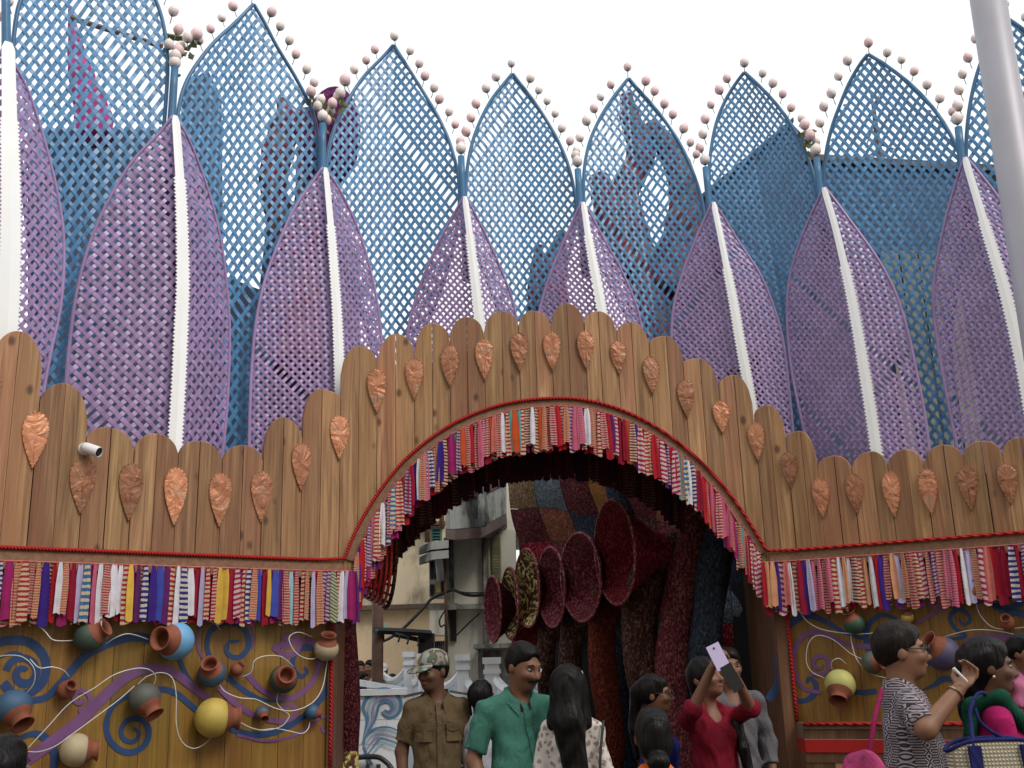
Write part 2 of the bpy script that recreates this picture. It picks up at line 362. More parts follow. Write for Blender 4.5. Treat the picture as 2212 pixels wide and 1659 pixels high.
# jute band under the rope, then the rope itself
bandV = MB()
XS = np.concatenate([np.linspace(-4.2, RX[0] - .02, 20)]); LXR = np.linspace(RX[-1] + .02, 4.6, 18)
for xs in (XS, LXR):
    G = [[onwall(x, ZR - .012, -.012) for x in xs], [onwall(x, ZR - .13, -.014) for x in xs], [onwall(x, ZR - .135, .05) for x in xs]]
    bandV.grid(G)
G = [[onwall(x, z, -.012) for x, z in zip(RX, RZ)], [onwall(x, z, -.014) for x, z in zip(OX, OZ)], [onwall(x, z, .06) for x, z in zip(OX, OZ)]]
bandV.grid(G); bandV.put('jute_band', M['band'], gate)
rp = [onwall(x, ZR, -.025) for x in XS[:-1]] + [onwall(x, z, -.025) for x, z in zip(RX, RZ)] + [onwall(x, ZR, -.025) for x in LXR[1:]]
rb = MB(); rb.tube(rp, .013, 7); rb.put('rope', M['rope'], gate, True)

# vault behind the arch: soffit and jambs, 1 m deep
VD = 1.0; JL, JR = -1.37, 1.96            # the passage is a little wider than the arch spring
FL = [(OX[0], z) for z in np.linspace(0, OZ[0] - .05, 5)] + list(zip(OX, OZ)) + [(OX[-1], z) for z in np.linspace(OZ[-1] - .05, 0, 5)]
def splay(x, z, dd): return np.array([mid_x + (x - mid_x) * (1 + .045 * dd), 0, z - .0 * dd])    # the vault widens inwards
G = [[splay(x, z, dd / VD) + [0, float(g(x)) + .03 + dd + .015 * math.sin(i * 1.7) * (dd > .1), 0] for i, (x, z) in enumerate(FL)] for dd in np.linspace(0, VD, 6)]
nj = 4
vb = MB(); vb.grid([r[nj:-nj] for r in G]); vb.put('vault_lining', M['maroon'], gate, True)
for side in (-1, 1):                               # board-lined jambs
    xo = JL if side < 0 else JR
    for k in range(5):
        y0 = .035 + k * VD / 5; y1 = .035 + (k + 1) * VD / 5 - .006
        base = onwall(xo, 0); mb = MB(); x1 = xo + side * .04
        mb.box((min(xo, x1), base[1] + y0, .002), (max(xo, x1), base[1] + y1, (OZ[0] if side < 0 else OZ[-1]) - .01)); mb.put('jamb_board', M['brownwood'], gate)
# rear face so the wall has a back, leaving the arch open
bk = MB(); xs = np.linspace(-4.2, 4.6, 60)
xs = np.unique(np.concatenate([xs, [OX[0] - .001, OX[0] + .001, OX[-1] - .001, OX[-1] + .001]]))
G = [[onwall(x, np.interp(x, VL[:, 0], np.minimum(VL[:, 2], 9)) - .12, .1) for x in xs], [onwall(x, float(bottom(x)), .1) for x in xs]]
bk.grid(G); bk.put('backing_board', M['brownwood'], gate)

# ------------------------------------------------------------------ cloth fringes
SOL = {'white': (.58, .55, .60), 'lav': (.40, .35, .52), 'red': (.36, .014, .025), 'crim': (.24, .01, .028), 'orange': (.46, .075, .02), 'yellow': (.58, .36, .06), 'blue': (.05, .07, .33), 'indigo': (.045, .02, .19), 'purple': (.11, .02, .12), 'mag': (.28, .018, .11), 'pink': (.46, .1, .17), 'teal': (.09, .33, .34), 'sky': (.3, .48, .52), 'peach': (.55, .26, .14), 'salmon': (.46, .13, .11), 'green': (.02, .2, .12)}
MS = {k: plain('cloth_' + k, c, .85, .2, 8, bump=.1, spec=.12, rv=.12) for k, c in SOL.items()}
cr = (.62, .5, .33)
MT = [stripes('stripe_red_cream', (.33, .02, .028), (.5, .38, .26), 30), stripes('stripe_crimson_tan', (.30, .022, .05), (.45, .27, .2), 50), stripes('stripe_orange_tan', (.38, .08, .035), (.46, .29, .2), 54), stripes('stripe_red_pink', (.3, .015, .03), (.5, .3, .28), 40), stripes('stripe_magenta_white', (.3, .02, .08), (.52, .4, .36), 24, diag=.4), stripes('stripe_maroon_cream', (.16, .012, .025), (.46, .36, .26), 36, diag=.25), stripes('stripe_pink', (.45, .045, .12), (.5, .22, .26), 56), stripes('stripe_violet', (.12, .03, .13), (.42, .3, .34), 32, diag=.3), stripes('stripe_navy_white', (.04, .025, .16), (.5, .46, .42), 26), stripes('stripe_blue_cream', (.04, .13, .28), (.5, .42, .3), 22), stripes('stripe_green', (.05, .12, .06), (.4, .36, .24), 38, diag=.8)]
def strip_mesh(k):
    rr = random.Random(k); nx, nz, L, Wd = 9, 8, 1., 1.; G = []
    ph = rr.uniform(0, 6); amp = rr.uniform(.10, .16); fl = rr.uniform(.95, 1.2); lean = rr.uniform(-.2, .2); nf = rr.choice((.8, 1, 1.4))
    for j in range(nz):
        v = j / (nz - 1); row = []
        wv = .5 + .5 * min(1, v * 2.4) ** .7 * fl
        for i in range(nx):
            u_ = i / (nx - 1) - .5
            zz = -v * (1 + .018 * math.sin(ph + 5 * u_) * v + rr.uniform(-.004, .004) * (v > .95))
            row.append((u_ * wv + lean * v * v, -amp * (.45 + .55 * v) * (1 - .5 * v ** 3) * math.cos(u_ * 2 * math.pi * nf + ph) - .3 * math.sin(v * 2.6) * .25, zz))
        G.append(row)
    mb = MB(); mb.grid(G); return np.array(mb.v), mb.f
STR = []
for k in range(10):
    v, f = strip_mesh(k); v = v * np.array([.044, .05, .4]); me = mesh('cloth_strip', v, f, True); me.materials.append(MS['red']); STR.append(me)
def fringe(name, label, pts, length, side_mats, parentloc, seed, off=-.085, wmul=1.1, back_mats=None):
    rr = random.Random(seed); root = empty(name, parentloc, label, 'fringe')
    P = np.array(pts); L = np.concatenate([[0], np.cumsum(np.linalg.norm(np.diff(P, axis=0), axis=1))])
    s = .0; k = 0
    while s < L[-1]:
        x, z = np.interp(s, L, P[:, 0]), np.interp(s, L, P[:, 1]); o = off + rr.uniform(-.02, .008)
        t = tang(x); R_ = np.array([t, [-t[1], t[0], 0], [0, 0, 1]]).T
        sc = rr.uniform(.65, 1.3) * wmul; mt = rr.choice(side_mats)
        inst('strip', rr.choice(STR), onwall(x, z + .004, o), root, R_, (sc * rr.choice((1, 1, -1)), sc, length / .4 * rr.uniform(.84, 1.08)), mt)
        s += .034 * rr.uniform(.8, 1.2); k += 1
        if k % 2:
            inst('strip', rr.choice(STR), onwall(x + .02, z + .002, o + .035), root, R_, (1.3, 1.1, length / .4 * rr.uniform(.95, 1.04)), rr.choice(back_mats or side_mats))
    rod = MB(); rod.tube([onwall(x, z + .003, off) for x, z in zip(np.interp(np.linspace(0, L[-1], 60), L, P[:, 0]), np.interp(np.linspace(0, L[-1], 60), L, P[:, 1]))], .006, 6); rod.put('cord', MS['salmon'], root)
    return root
mL = [MS[k] for k in ('white', 'white', 'lav', 'red', 'crim', 'orange', 'yellow', 'yellow', 'blue', 'blue', 'indigo', 'purple', 'sky', 'pink', 'mag', 'teal', 'crim', 'red')] + MT + MT[:3] * 2
mA = [MS[k] for k in ('red', 'crim', 'mag', 'purple', 'white', 'pink', 'orange', 'teal', 'salmon', 'white', 'indigo', 'crim', 'red', 'orange', 'red')] + MT[:7] * 2 + MT[:4] + MT[7:10]
mR = [MS[k] for k in ('white', 'white', 'lav', 'purple', 'crim', 'red', 'teal', 'indigo', 'peach', 'salmon', 'crim', 'crim', 'red')] + MT + MT[:3]
mBk = [MS['crim'], MS['red'], MS['purple'], MT[1], MT[5], MS['mag']]
fringe('cloth_fringe', 'long fringe of coloured cloth strips hanging over the left pot panel', [(-4.0, ZR - .09), (OX[0] - .02, ZR - .09)], .375, mL, onwall(-2.5, 1.9), 3, back_mats=mBk)
fringe('cloth_fringe', 'long fringe of coloured cloth strips hanging over the right pot panel', [(OX[-1] + .02, ZR - .09), (4.4, ZR - .09)], .38, mR, onwall(3, 1.9), 4, back_mats=mBk)
fringe('cloth_fringe', 'curved fringe of coloured cloth strips hanging from the arch edge', list(zip(OX, OZ + .01)), .35, mA, onwall(.3, 2.5), 5, off=-.045, back_mats=mBk)
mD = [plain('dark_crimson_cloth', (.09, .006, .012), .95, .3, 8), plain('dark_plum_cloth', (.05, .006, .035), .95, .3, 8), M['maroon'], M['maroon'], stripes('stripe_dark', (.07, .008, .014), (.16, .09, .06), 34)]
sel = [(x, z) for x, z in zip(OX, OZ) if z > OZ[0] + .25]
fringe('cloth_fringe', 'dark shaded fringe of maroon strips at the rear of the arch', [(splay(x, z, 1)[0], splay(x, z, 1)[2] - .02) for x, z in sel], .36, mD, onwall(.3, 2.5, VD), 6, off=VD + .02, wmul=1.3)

# ------------------------------------------------------------------ painted lower walls with plinths
def pw(name, label, x0, x1, zled, side):
    root = empty(name, onwall((x0 + x1) / 2, 0), label, 'wall')
    xs = np.arange(x0, x1, .155); OFF = .09
    for i, x in enumerate(xs):
        a, b = x + .0015, min(x + .155, x1) - .0015
        if b - a < .02: continue
        nrm = wnorm((a + b) / 2); pa, pb = onwall(a, 0, OFF), onwall(b, 0, OFF); dd = random.uniform(-.003, .003)
        c = [pa - nrm * .03, pb - nrm * .03, pb + nrm * dd, pa + nrm * dd]
        mb = MB(); z0, z1 = zled - .01, ZR - .06
        mb.hexa([np.array([*p[:2], z]) for z in (z0, z1) for p in (c[3], c[2], c[1], c[0])]); mb.put('wall_plank', M['yellowwood'], root)
    # ledge, red band, lower boards
    PR = -.16; xe = np.linspace(x0, x1, 14)
    if side < 0: xin, yin = OX[0] + .04, 1
    lb = MB()
    lb.grid([[onwall(x, zled, OFF + .01) for x in xe], [onwall(x, zled, PR) for x in xe], [onwall(x, zled - .04, PR) for x in xe], [onwall(x, zled - .04, OFF) for x in xe]])
    lb.put('ledge', M['ledge'], root)
    rb = MB(); rb.tube([onwall(x, zled - .003, PR - .012) for x in xe], .013, 7); rb.put('ledge_rope', M['rope'], root, True)
    rb = MB(); rb.grid([[onwall(x, zled - .04, PR + .012) for x in xe], [onwall(x, zled - .11, PR + .012) for x in xe]]); rb.put('upper_board', M['brownwood'], root)
    rb = MB(); rb.grid([[onwall(x, zled - .112, PR + .004) for x in xe], [onwall(x, zled - .2, PR + .004) for x in xe], [onwall(x, zled - .2, PR + .03) for x in xe]]); rb.put('red_band', M['redpaint'], root)
    rb = MB(); rb.grid([[onwall(x, zled - .2, PR + .014) for x in xe], [onwall(x, zled - .27, PR + .014) for x in xe]]); rb.put('middle_board', M['brownwood'], root)
    for x in np.arange(x0, x1 - .05, .19):
        b = min(x + .188, x1); nrm = wnorm(x); pa, pb = onwall(x + .002, 0, PR + .02), onwall(b, 0, PR + .02)
        mb = MB(); mb.hexa([np.array([*p[:2], z]) for z in (.003, zled - .272) for p in (pa, pb, pb - nrm * .03, pa - nrm * .03)]); mb.put('plinth_plank', M['plank' if random.random() < .35 else 'brownwood'], root)
    # end of the plinth towards the passage
    xq = x1 if side < 0 else x0
    eb = MB(); eb.grid([[onwall(xq, z, PR) for z in (0, zled - .2)], [onwall(xq, z, .5) for z in (0, zled - .2)]]); eb.put('end_board', M['brownwood'], root)
    eb = MB(); eb.grid([[onwall(xq, z, PR) for z in (zled - .2, zled - .11)], [onwall(xq, z, .5) for z in (zled - .2, zled - .11)]]); eb.put('end_band', M['redpaint'], root)
    eb = MB(); eb.grid([[onwall(xq, z, PR) for z in (zled - .11, zled)], [onwall(xq, z, .5) for z in (zled - .11, zled)]]); eb.put('end_cap', M['ledge'], root)
    # red rope up the edge by the passage
    rb = MB(); xv = (x1 - .01) if side < 0 else (x0 + .01); rb.tube([onwall(xv, z, OFF - .05) for z in np.linspace(zled, ZR - .1, 8)], .014, 7); rb.put('edge_rope', M['rope'], root, True)
    return root
wallL = pw('painted_wall', 'yellow plank wall with blue and purple swirls left of the arch', -4.2, JL, .93, -1)
wallR = pw('painted_wall', 'yellow plank wall with blue and purple swirls right of the arch', JR + .09, 4.6, 1.13, 1)
pb = MB(); pb.box((JR + .003, float(g(JR)) + .02, 0), (JR + .09, float(g(JR)) + .12, ZR - .1)); pb.put('corner_post', M['brownwood'], wallR)

def zl(x, y): return (x * .3414, 1092.7 + y * .3414)
def zr(x, y): return (1460 + x * .3414, 1092.7 + y * .3414)
M['swblue'] = plain('swirl_blue_paint', (.018, .052, .15), .5, .2, 6, rv=0); M['swpurple'] = plain('swirl_purple_paint', (.17, .07, .19), .5, .2, 6, rv=0)
SWI = [0]
def swirl(root, f, pts, wd, mat, taper=(1., 1.)):
    P = catmull([f(*p) for p in pts], 6); SWI[0] += 1; lift = .0858 - .0002 * (SWI[0] % 18)
    W3 = surf(P[:, 0], P[:, 1], lift); t = np.gradient(W3, axis=0)
    hw = wd * .3414 / 2 / FPX * 7.8 * np.interp(np.linspace(0, 1, len(P)), [0, .5, 1], [taper[0], 1, taper[1]])
    L_, R2 = [], []
    for p, tt, h in zip(W3, t, hw):
        n = wnorm(p[0]); sd_ = unit(np.cross(n, tt)); L_.append(p + sd_ * h); R2.append(p - sd_ * h)
    mb = MB(); mb.grid([L_, R2]); mb.put('painted_swirl', M[mat], root)
def spiral(cx, cy, r0, r1, a0, turns, n=22, sx=1.):
    return [(cx + sx * (r0 + (r1 - r0) * i / n) * math.cos(rad(a0) + 2 * math.pi * turns * i / n), cy + (r0 + (r1 - r0) * i / n) * math.sin(rad(a0) + 2 * math.pi * turns * i / n)) for i in range(n + 1)]
B_, P_ = 'swblue', 'swpurple'
swirl(wallL, zl, [(200, 1232), (300, 1205), (420, 1080), (540, 950), (700, 865), (850, 828), (960, 845)], 46, B_, (.7, 1.1))
swirl(wallL, zl, [(-60, 880), (60, 850), (180, 862), (265, 930), (292, 1030), (262, 1125), (180, 1185), (90, 1190), (20, 1120)], 46, B_)
swirl(wallL, zl, spiral(150, 1060, 112, 22, 190, 1.35), 44, B_, (.8, .6))
swirl(wallL, zl, [(0, 960), (60, 935), (130, 940), (200, 1000)], 20, B_, (.4, .5))
swirl(wallL, zl, [(1345, 985), (1312, 900), (1330, 800), (1400, 745), (1490, 740), (1560, 800), (1572, 890), (1520, 955), (1460, 950), (1430, 900), (1455, 862), (1515, 855)], 38, B_, (.7, .4))
swirl(wallL, zl, [(830, 1190), (740, 1240), (690, 1310), (672, 1400), (700, 1490), (770, 1550), (850, 1555), (925, 1500), (940, 1410), (890, 1350), (810, 1355), (765, 1420), (790, 1480), (850, 1490), (880, 1440), (845, 1405)], 34, B_, (.8, .5))
swirl(wallL, zl, [(1000, 1160), (1060, 1165), (1130, 1195), (1200, 1255), (1270, 1310)], 32, B_)
swirl(wallL, zl, [(1135, 965), (1180, 1070), (1240, 1150), (1320, 1215)], 26, B_)
swirl(wallL, zl, [(1435, 1080), (1540, 1165), (1650, 1222), (1790, 1240)], 30, B_, (1, .3))
swirl(wallL, zl, [(1455, 1410), (1600, 1448), (1750, 1425), (1880, 1360), (2000, 1260), (2075, 1140), (2092, 980)], 38, B_, (.9, .9))
swirl(wallL, zl, [(1990, 895), (1900, 905), (1855, 965), (1860, 1040), (1905, 1080), (1945, 1050), (1925, 1020)], 34, B_, (1, .4))
swirl(wallL, zl, [(120, 1470), (220, 1440), (300, 1480), (345, 1570), (335, 1690)], 42, B_, (.5, 1))
swirl(wallL, zl, [(150, 1620), (350, 1480), (520, 1345), (680, 1185), (820, 1070), (960, 1025), (1100, 1055), (1200, 1130), (1340, 1240)], 58, P_, (1.1, .7))
swirl(wallL, zl, spiral(1830, 870, 25, 85, 60, 1.3) + [(1960, 855), (2020, 960), (1990, 1090), (1900, 1190), (1800, 1220), (1660, 1165), (1560, 1060)], 34, P_, (.5, 1))
swirl(wallL, zl, spiral(510, 1220, 75, 15, 100, -1.3), 24, P_)
swirl(wallL, zl, [(1390, 1150), (1480, 1240), (1600, 1320), (1750, 1362), (1850, 1345), (1875, 1290), (1830, 1255), (1790, 1285), (1815, 1315)], 28, P_, (1.3, .5))
swirl(wallL, zl, [(1500, 1450), (1700, 1488), (1900, 1440), (2000, 1360), (2070, 1335), (2095, 1390), (2050, 1430), (2030, 1390)], 16, P_)
swirl(wallL, zl, spiral(1430, 850, 185, 175, 90, .8), 14, P_)
swirl(wallR, zr, [(585, 1230), (650, 1110), (648, 960), (680, 810), (760, 720), (850, 695), (950, 735), (1080, 805), (1290, 872)], 48, B_, (1, .4))
swirl(wallR, zr, [(675, 1110), (715, 1195), (790, 1235), (860, 1205), (888, 1135), (845, 1090), (828, 1120)], 34, B_, (.6, .6))
swirl(wallR, zr, [(1235, 960), (1205, 850), (1220, 750), (1300, 690), (1400, 715)], 36, B_, (.9, .5))
swirl(wallR, zr, [(1690, 850), (1830, 825), (1765, 775), (1735, 705), (1780, 655), (1840, 675), (1860, 730), (1815, 750), (1790, 712)], 30, B_, (.6, .4))
swirl(wallR, zr, [(1560, 1165), (1640, 1130), (1700, 1092), (1800, 1112)], 34, B_, (.2, 1))
swirl(wallR, zr, [(1500, 1090), (1560, 1020), (1640, 960)], 34, B_)
swirl(wallR, zr, [(1100, 1175), (1180, 1180), (1270, 1170)], 30, B_)
swirl(wallR, zr, spiral(2110, 530, 30, 120, 0, 1.3) + [(2000, 600), (2060, 655), (2230, 690)], 40, B_, (.5, 1))
swirl(wallR, zr, [(920, 1185), (800, 1145), (745, 1010), (765, 880), (840, 805), (960, 820), (1100, 880), (1300, 890)], 36, P_, (.6, .8))
swirl(wallR, zr, spiral(910, 1000, 20, 75, 0, 1.4), 28, P_, (.4, .8))
swirl(wallR, zr, [(1520, 750), (1650, 665), (1800, 605), (1930, 590)], 34, P_, (.5, .8))
swirl(wallR, zr, [(1770, 960), (1850, 870), (1950, 835), (2200, 830)], 50, P_, (.8, .6))

# ------------------------------------------------------------------ clay pots on the walls and their wires
POTC = {'dgreen': (.045, .07, .05), 'lblue': (.14, .34, .56), 'blue': (.045, .10, .18), 'green': (.035, .085, .055), 'cream': (.42, .35, .22), 'grey': (.09, .095, .08), 'yellow': (.5, .37, .08), 'bgrey': (.09, .10, .14), 'terra': (.22, .068, .036), 'ygreen': (.42, .40, .13), 'vblue': (.07, .06, .12)}
PM = {k: plain('pot_' + k, c, .6, .14, 12, bump=.2, rv=.05) for k, c in POTC.items()}
def pot(f, x, y, r, mx, my, col, label, fwd=.55):
    px, py = f(x, y); R_ = r * .3414 / FPX * S(px, py, 0)[1] * .97
    p = S(px, py, .06 - R_ * .8); n = wnorm(p[0]); t = tang(p[0])
    v = np.array([mx - x, y - my], float); v /= r
    ax = unit(t * v[0] + np.array([0, 0, v[1]]) + n * fwd)
    R_ *= .95
    root = empty('clay_pot', p, label, 'pot', 'clay pots on the painted walls')
    body = [(R_ * math.sin(a), -R_ * .95 * math.cos(a)) for a in np.linspace(.01, 2.5, 14)]
    MB().lathe(body, p, ax, 22).put('body', PM[col], root, True)
    h0 = -R_ * .95 * math.cos(2.2); r0 = R_ * math.sin(2.2)
    neck = [(r0 * 1.012, h0), (r0 * .86, h0 + R_ * .18), (R_ * .58, h0 + R_ * .3), (R_ * .5, h0 + R_ * .45), (R_ * .52, h0 + R_ * .6), (R_ * .62, h0 + R_ * .7), (R_ * .64, h0 + R_ * .74), (R_ * .58, h0 + R_ * .75), (R_ * .47, h0 + R_ * .6), (R_ * .44, h0 + R_ * .4), (R_ * .5, h0 + R_ * .1), (R_ * .35, h0 - R_ * .1), (.001, h0 - R_ * .12)]
    MB().lathe(neck, p, ax, 22).put('neck', M['terra'], root, True)
    return root
pot(zl, 565, 830, 102, 615, 790, 'dgreen', 'dark green clay pot just below the left fringe', .5)
pot(zl, 1110, 855, 125, 960, 840, 'lblue', 'large light blue clay pot with mouth turned left', .75)
pot(zl, 1340, 1060, 92, 1300, 1010, 'blue', 'slate blue clay pot tilted up left near the blue spiral', .7)
pot(zl, 1500, 1035, 44, 1515, 1005, 'terra', 'tiny terracotta pot behind the slate blue pot', .5)
pot(zl, 1795, 1095, 92, 1770, 1070, 'green', 'green clay pot facing the street on the left wall', 1.1)
pot(zl, 2065, 905, 82, 2060, 800, 'cream', 'cream clay pot by the passage corner, mouth up', .75)
pot(zl, 420, 1165, 62, 430, 1140, 'terra', 'small plain terracotta pot right of the left spiral', .9)
pot(zl, 85, 1275, 118, 125, 1370, 'blue', 'big blue clay pot at the left edge, mouth down', .7)
pot(zl, 915, 1220, 104, 955, 1310, 'grey', 'grey green clay pot hanging mouth down above a spiral', .6)
pot(zl, 1350, 1340, 126, 1530, 1350, 'yellow', 'large yellow clay pot with mouth turned right', .25)
pot(zl, 1660, 1310, 48, 1655, 1345, 'bgrey', 'small grey blue clay pot right of the yellow pot', .9)
pot(zl, 1975, 1305, 50, 2030, 1320, 'blue', 'small blue clay pot near the lower right wall corner', .5)
pot(zl, 480, 1545, 106, 640, 1560, 'cream', 'cream clay pot at the bottom left, mouth turned right', .25)
pot(zr, 735, 625, 42, 735, 640, 'terra', 'small dark red pot under the right fringe corner', .8)
pot(zr, 1130, 745, 72, 1105, 660, 'green', 'green clay pot with upturned mouth on right wall', .6)
pot(zr, 1465, 705, 42, 1470, 660, 'yellow', 'small yellow pot with red mouth above the dark haired man', .5)
pot(zr, 1245, 990, 74, 1320, 990, 'grey', 'grey clay pot turned right behind the patterned shirt man', .6)
pot(zr, 1040, 1130, 100, 1035, 1215, 'ygreen', 'yellow green clay pot with mouth hanging down', .7)
pot(zr, 1690, 935, 112, 1615, 850, 'vblue', 'violet blue clay pot between the man and the woman', .7)
pot(zr, 1880, 545, 70, 1890, 500, 'terra', 'terracotta pot half hidden by the right fringe', .2)
pot(zr, 2100, 740, 52, 2095, 715, 'terra', 'small terracotta pot above the child on right wall', .9)
def wire(f, pts, label, o=-.1):
    P = catmull([f(*p) for p in pts], 6); n = len(P); s = np.linspace(0, 1, n)
    W3 = surf(P[:, 0], P[:, 1], .05 + o * np.sin(s * math.pi))
    mb = MB(); mb.tube(W3, .0035, 5); tag(mb.put('wire', M['wire'], None, True), label, 'wire', 'white wires between the clay pots')
LWL = ['white wire arching up from the light blue pot', 'white wire sagging left from the dark green pot', 'white wire looping round the spiral above the big blue pot', 'white wire rising left from the small terracotta pot', 'long white wire crossing the purple band to the bottom left', 'white wire dropping in a deep loop to the yellow pot', 'long white wire sweeping right from the slate blue pot', 'white wire hanging from the green pot towards the yellow one', 'white wire running left from the small lower right blue pot', 'white wire curling beside the cream corner pot', 'white wire arching between the tiny terracotta and green pots', 'white wire slanting up from the cream bottom pot', 'white wire between the dark green and light blue pots']
RWL = ['white wire sagging under the small dark red pot', 'white wire dropping from the green upturned pot', 'short white hook of wire above the yellow green pot', 'white wire looping round the purple spiral on the right', 'white wire sagging towards the right frame edge', 'white wire arching right from the violet blue pot', 'straight white wire near the top right spiral']
for pts, lab in zip(([(1150, 780), (1210, 730), (1290, 720), (1360, 745), (1392, 785)], [(480, 850), (400, 855), (330, 845), (280, 790), (210, 735)], [(165, 1190), (215, 1120), (215, 1030), (150, 960), (60, 945), (-40, 960)],
            [(440, 1085), (400, 1040), (330, 1020), (250, 1025), (190, 970)], [(970, 1140), (985, 1080), (940, 1035), (850, 1030), (720, 1070), (600, 1150), (440, 1250), (300, 1400), (170, 1540)], [(870, 1130), (930, 1080), (1020, 1055), (1090, 1090), (1115, 1200), (1115, 1380), (1150, 1490), (1220, 1535), (1290, 1510), (1340, 1460)],
            [(1385, 1130), (1430, 1180), (1520, 1215), (1620, 1225), (1740, 1280), (1850, 1297), (1970, 1250), (2040, 1150), (2070, 985)], [(1755, 1190), (1755, 1250), (1800, 1300), (1830, 1330), (1780, 1395), (1680, 1420), (1590, 1405), (1520, 1370)], [(1960, 1360), (1950, 1410), (1910, 1440), (1830, 1425), (1740, 1410), (1640, 1420)],
            [(2020, 950), (1970, 970), (1900, 950), (1850, 900), (1830, 830), (1890, 800), (1980, 830)], [(1530, 1085), (1590, 1050), (1610, 980), (1680, 950), (1780, 955), (1860, 1020)], [(170, 1555), (250, 1555), (350, 1520), (450, 1450), (600, 1340), (760, 1220), (850, 1140)], [(660, 880), (740, 830), (820, 810), (940, 845)]), LWL): wire(zl, pts, lab)
for pts, lab in zip(([(780, 665), (830, 730), (920, 780), (1060, 805), (1200, 810), (1300, 790)], [(1105, 790), (1115, 880), (1150, 980), (1230, 1060), (1330, 1090)], [(990, 1045), (985, 990), (1030, 965), (1080, 1000)], [(1175, 970), (1100, 930), (1000, 850), (900, 820), (840, 870), (825, 980), (860, 1050), (940, 1090)], [(1895, 595), (1920, 680), (1990, 760), (2080, 780), (2230, 765)], [(1670, 840), (1760, 810), (1880, 785), (2020, 790), (2200, 825)], [(1970, 570), (2100, 562), (2240, 570)]), RWL): wire(zr, pts, lab, -.06)

# ------------------------------------------------------------------ lattice petals
def petal(name, label, cat, rows, off_c, cup, mat, k, spac, wid, frame_r, group, seed, jit=.04, rod_mat=None):
    rr = random.Random(seed); R0 = catmull(rows, 6)
    # finer rows near the tip come from the spline itself
    y, xl, xc, xr = R0.T
    wf = np.clip((xr - xl) / (xr - xl).max(), 0, 1)
    C = surf(xc, y, off_c); L = surf(xl, y, off_c - cup * wf); R_ = surf(xr, y, off_c - cup * wf)
    b = np.concatenate([[0], np.cumsum(np.linalg.norm(np.diff(C, axis=0), axis=1))]); B = b[-1]
    wl = np.linalg.norm(L - C, axis=1); wr = np.linalg.norm(R_ - C, axis=1)
    def ip(A, q): return np.stack([np.interp(q, b, A[:, i]) for i in range(3)], 1)
    def P(a, q):
        c = ip(C, q); l = ip(L, q); r = ip(R_, q); l_, r_ = np.interp(q, b, wl) + 1e-6, np.interp(q, b, wr) + 1e-6
        w = np.where(a < 0, -a / l_, a / r_); e = np.where((a < 0)[:, None], l, r)
        return c + (e - c) * w[:, None]
    root = empty(name, C[-1] * [1, 1, 0] + [0, 0, 0], label, cat, group)
    amax = max(wl.max(), wr.max()); nl = int((amax + k * B) / spac) + 2
    for sg in (1, -1):
        for ci in range(-nl, nl + 1):
            cc = (ci + rr.uniform(-jit, jit)) * spac; ks = k * (1 + rr.uniform(-.004, .004)); st = spac / k / 4
            q = np.arange(st * .3, B, st); a = sg * ks * q + cc - sg * ks * B / 2
            ok = (a > -np.interp(q, b, wl)) & (a < np.interp(q, b, wr)); idx = np.where(ok)[0]
            if len(idx) < 3 or rr.random() < .012: continue
            for run in np.split(idx, np.where(np.diff(idx) > 1)[0] + 1):
                if len(run) < 3: continue
                aa, qq = a[run], q[run]; e = .004
                p = P(aa, qq); n = np.cross(P(aa + e, qq) - P(aa - e, qq), P(aa, qq + e) - P(aa, np.maximum(qq - e, 0)))
                n /= np.linalg.norm(n, axis=1)[:, None] + 1e-12; n *= np.where(n[:, 1] > 0, -1, 1)[:, None]
                t = np.gradient(p, axis=0); t /= np.linalg.norm(t, axis=1)[:, None] + 1e-12
                sd_ = np.cross(n, t); oth = (aa + sg * ks * (qq - B / 2)) / spac
                h = sg * .004 * np.cos(math.pi * oth) * (-1) ** (ci % 2)
                p = p + n * h[:, None]; hw = wid / 2 * rr.uniform(.88, 1.12)
                m_ = len(p); V = np.vstack([p + sd_ * hw + n * .0015, p - sd_ * hw + n * .0015, p - sd_ * hw - n * .0025, p + sd_ * hw - n * .0025])
                i = np.arange(m_ - 1)
                Fc = np.vstack([np.stack([i + u_ * m_, i + v_ * m_, i + 1 + v_ * m_, i + 1 + u_ * m_], 1) for u_, v_ in ((0, 1), (1, 2), (2, 3), (3, 0))])
                put('slat', V, Fc, mat, root)
    for E_ in (L, R_):
        mb = MB(); mb.tube(E_, frame_r, 7); mb.put('frame_rod', rod_mat or mat, root, True)
    return root, (R0, C, L, R_, b)
ORD = ['first', 'second', 'third', 'fourth', 'fifth', 'sixth', 'seventh', 'eighth']
def rws(l): return [(y, a, (a + c) / 2 if len(r) == 0 else r[0], c) for y, a, c, *r in l]
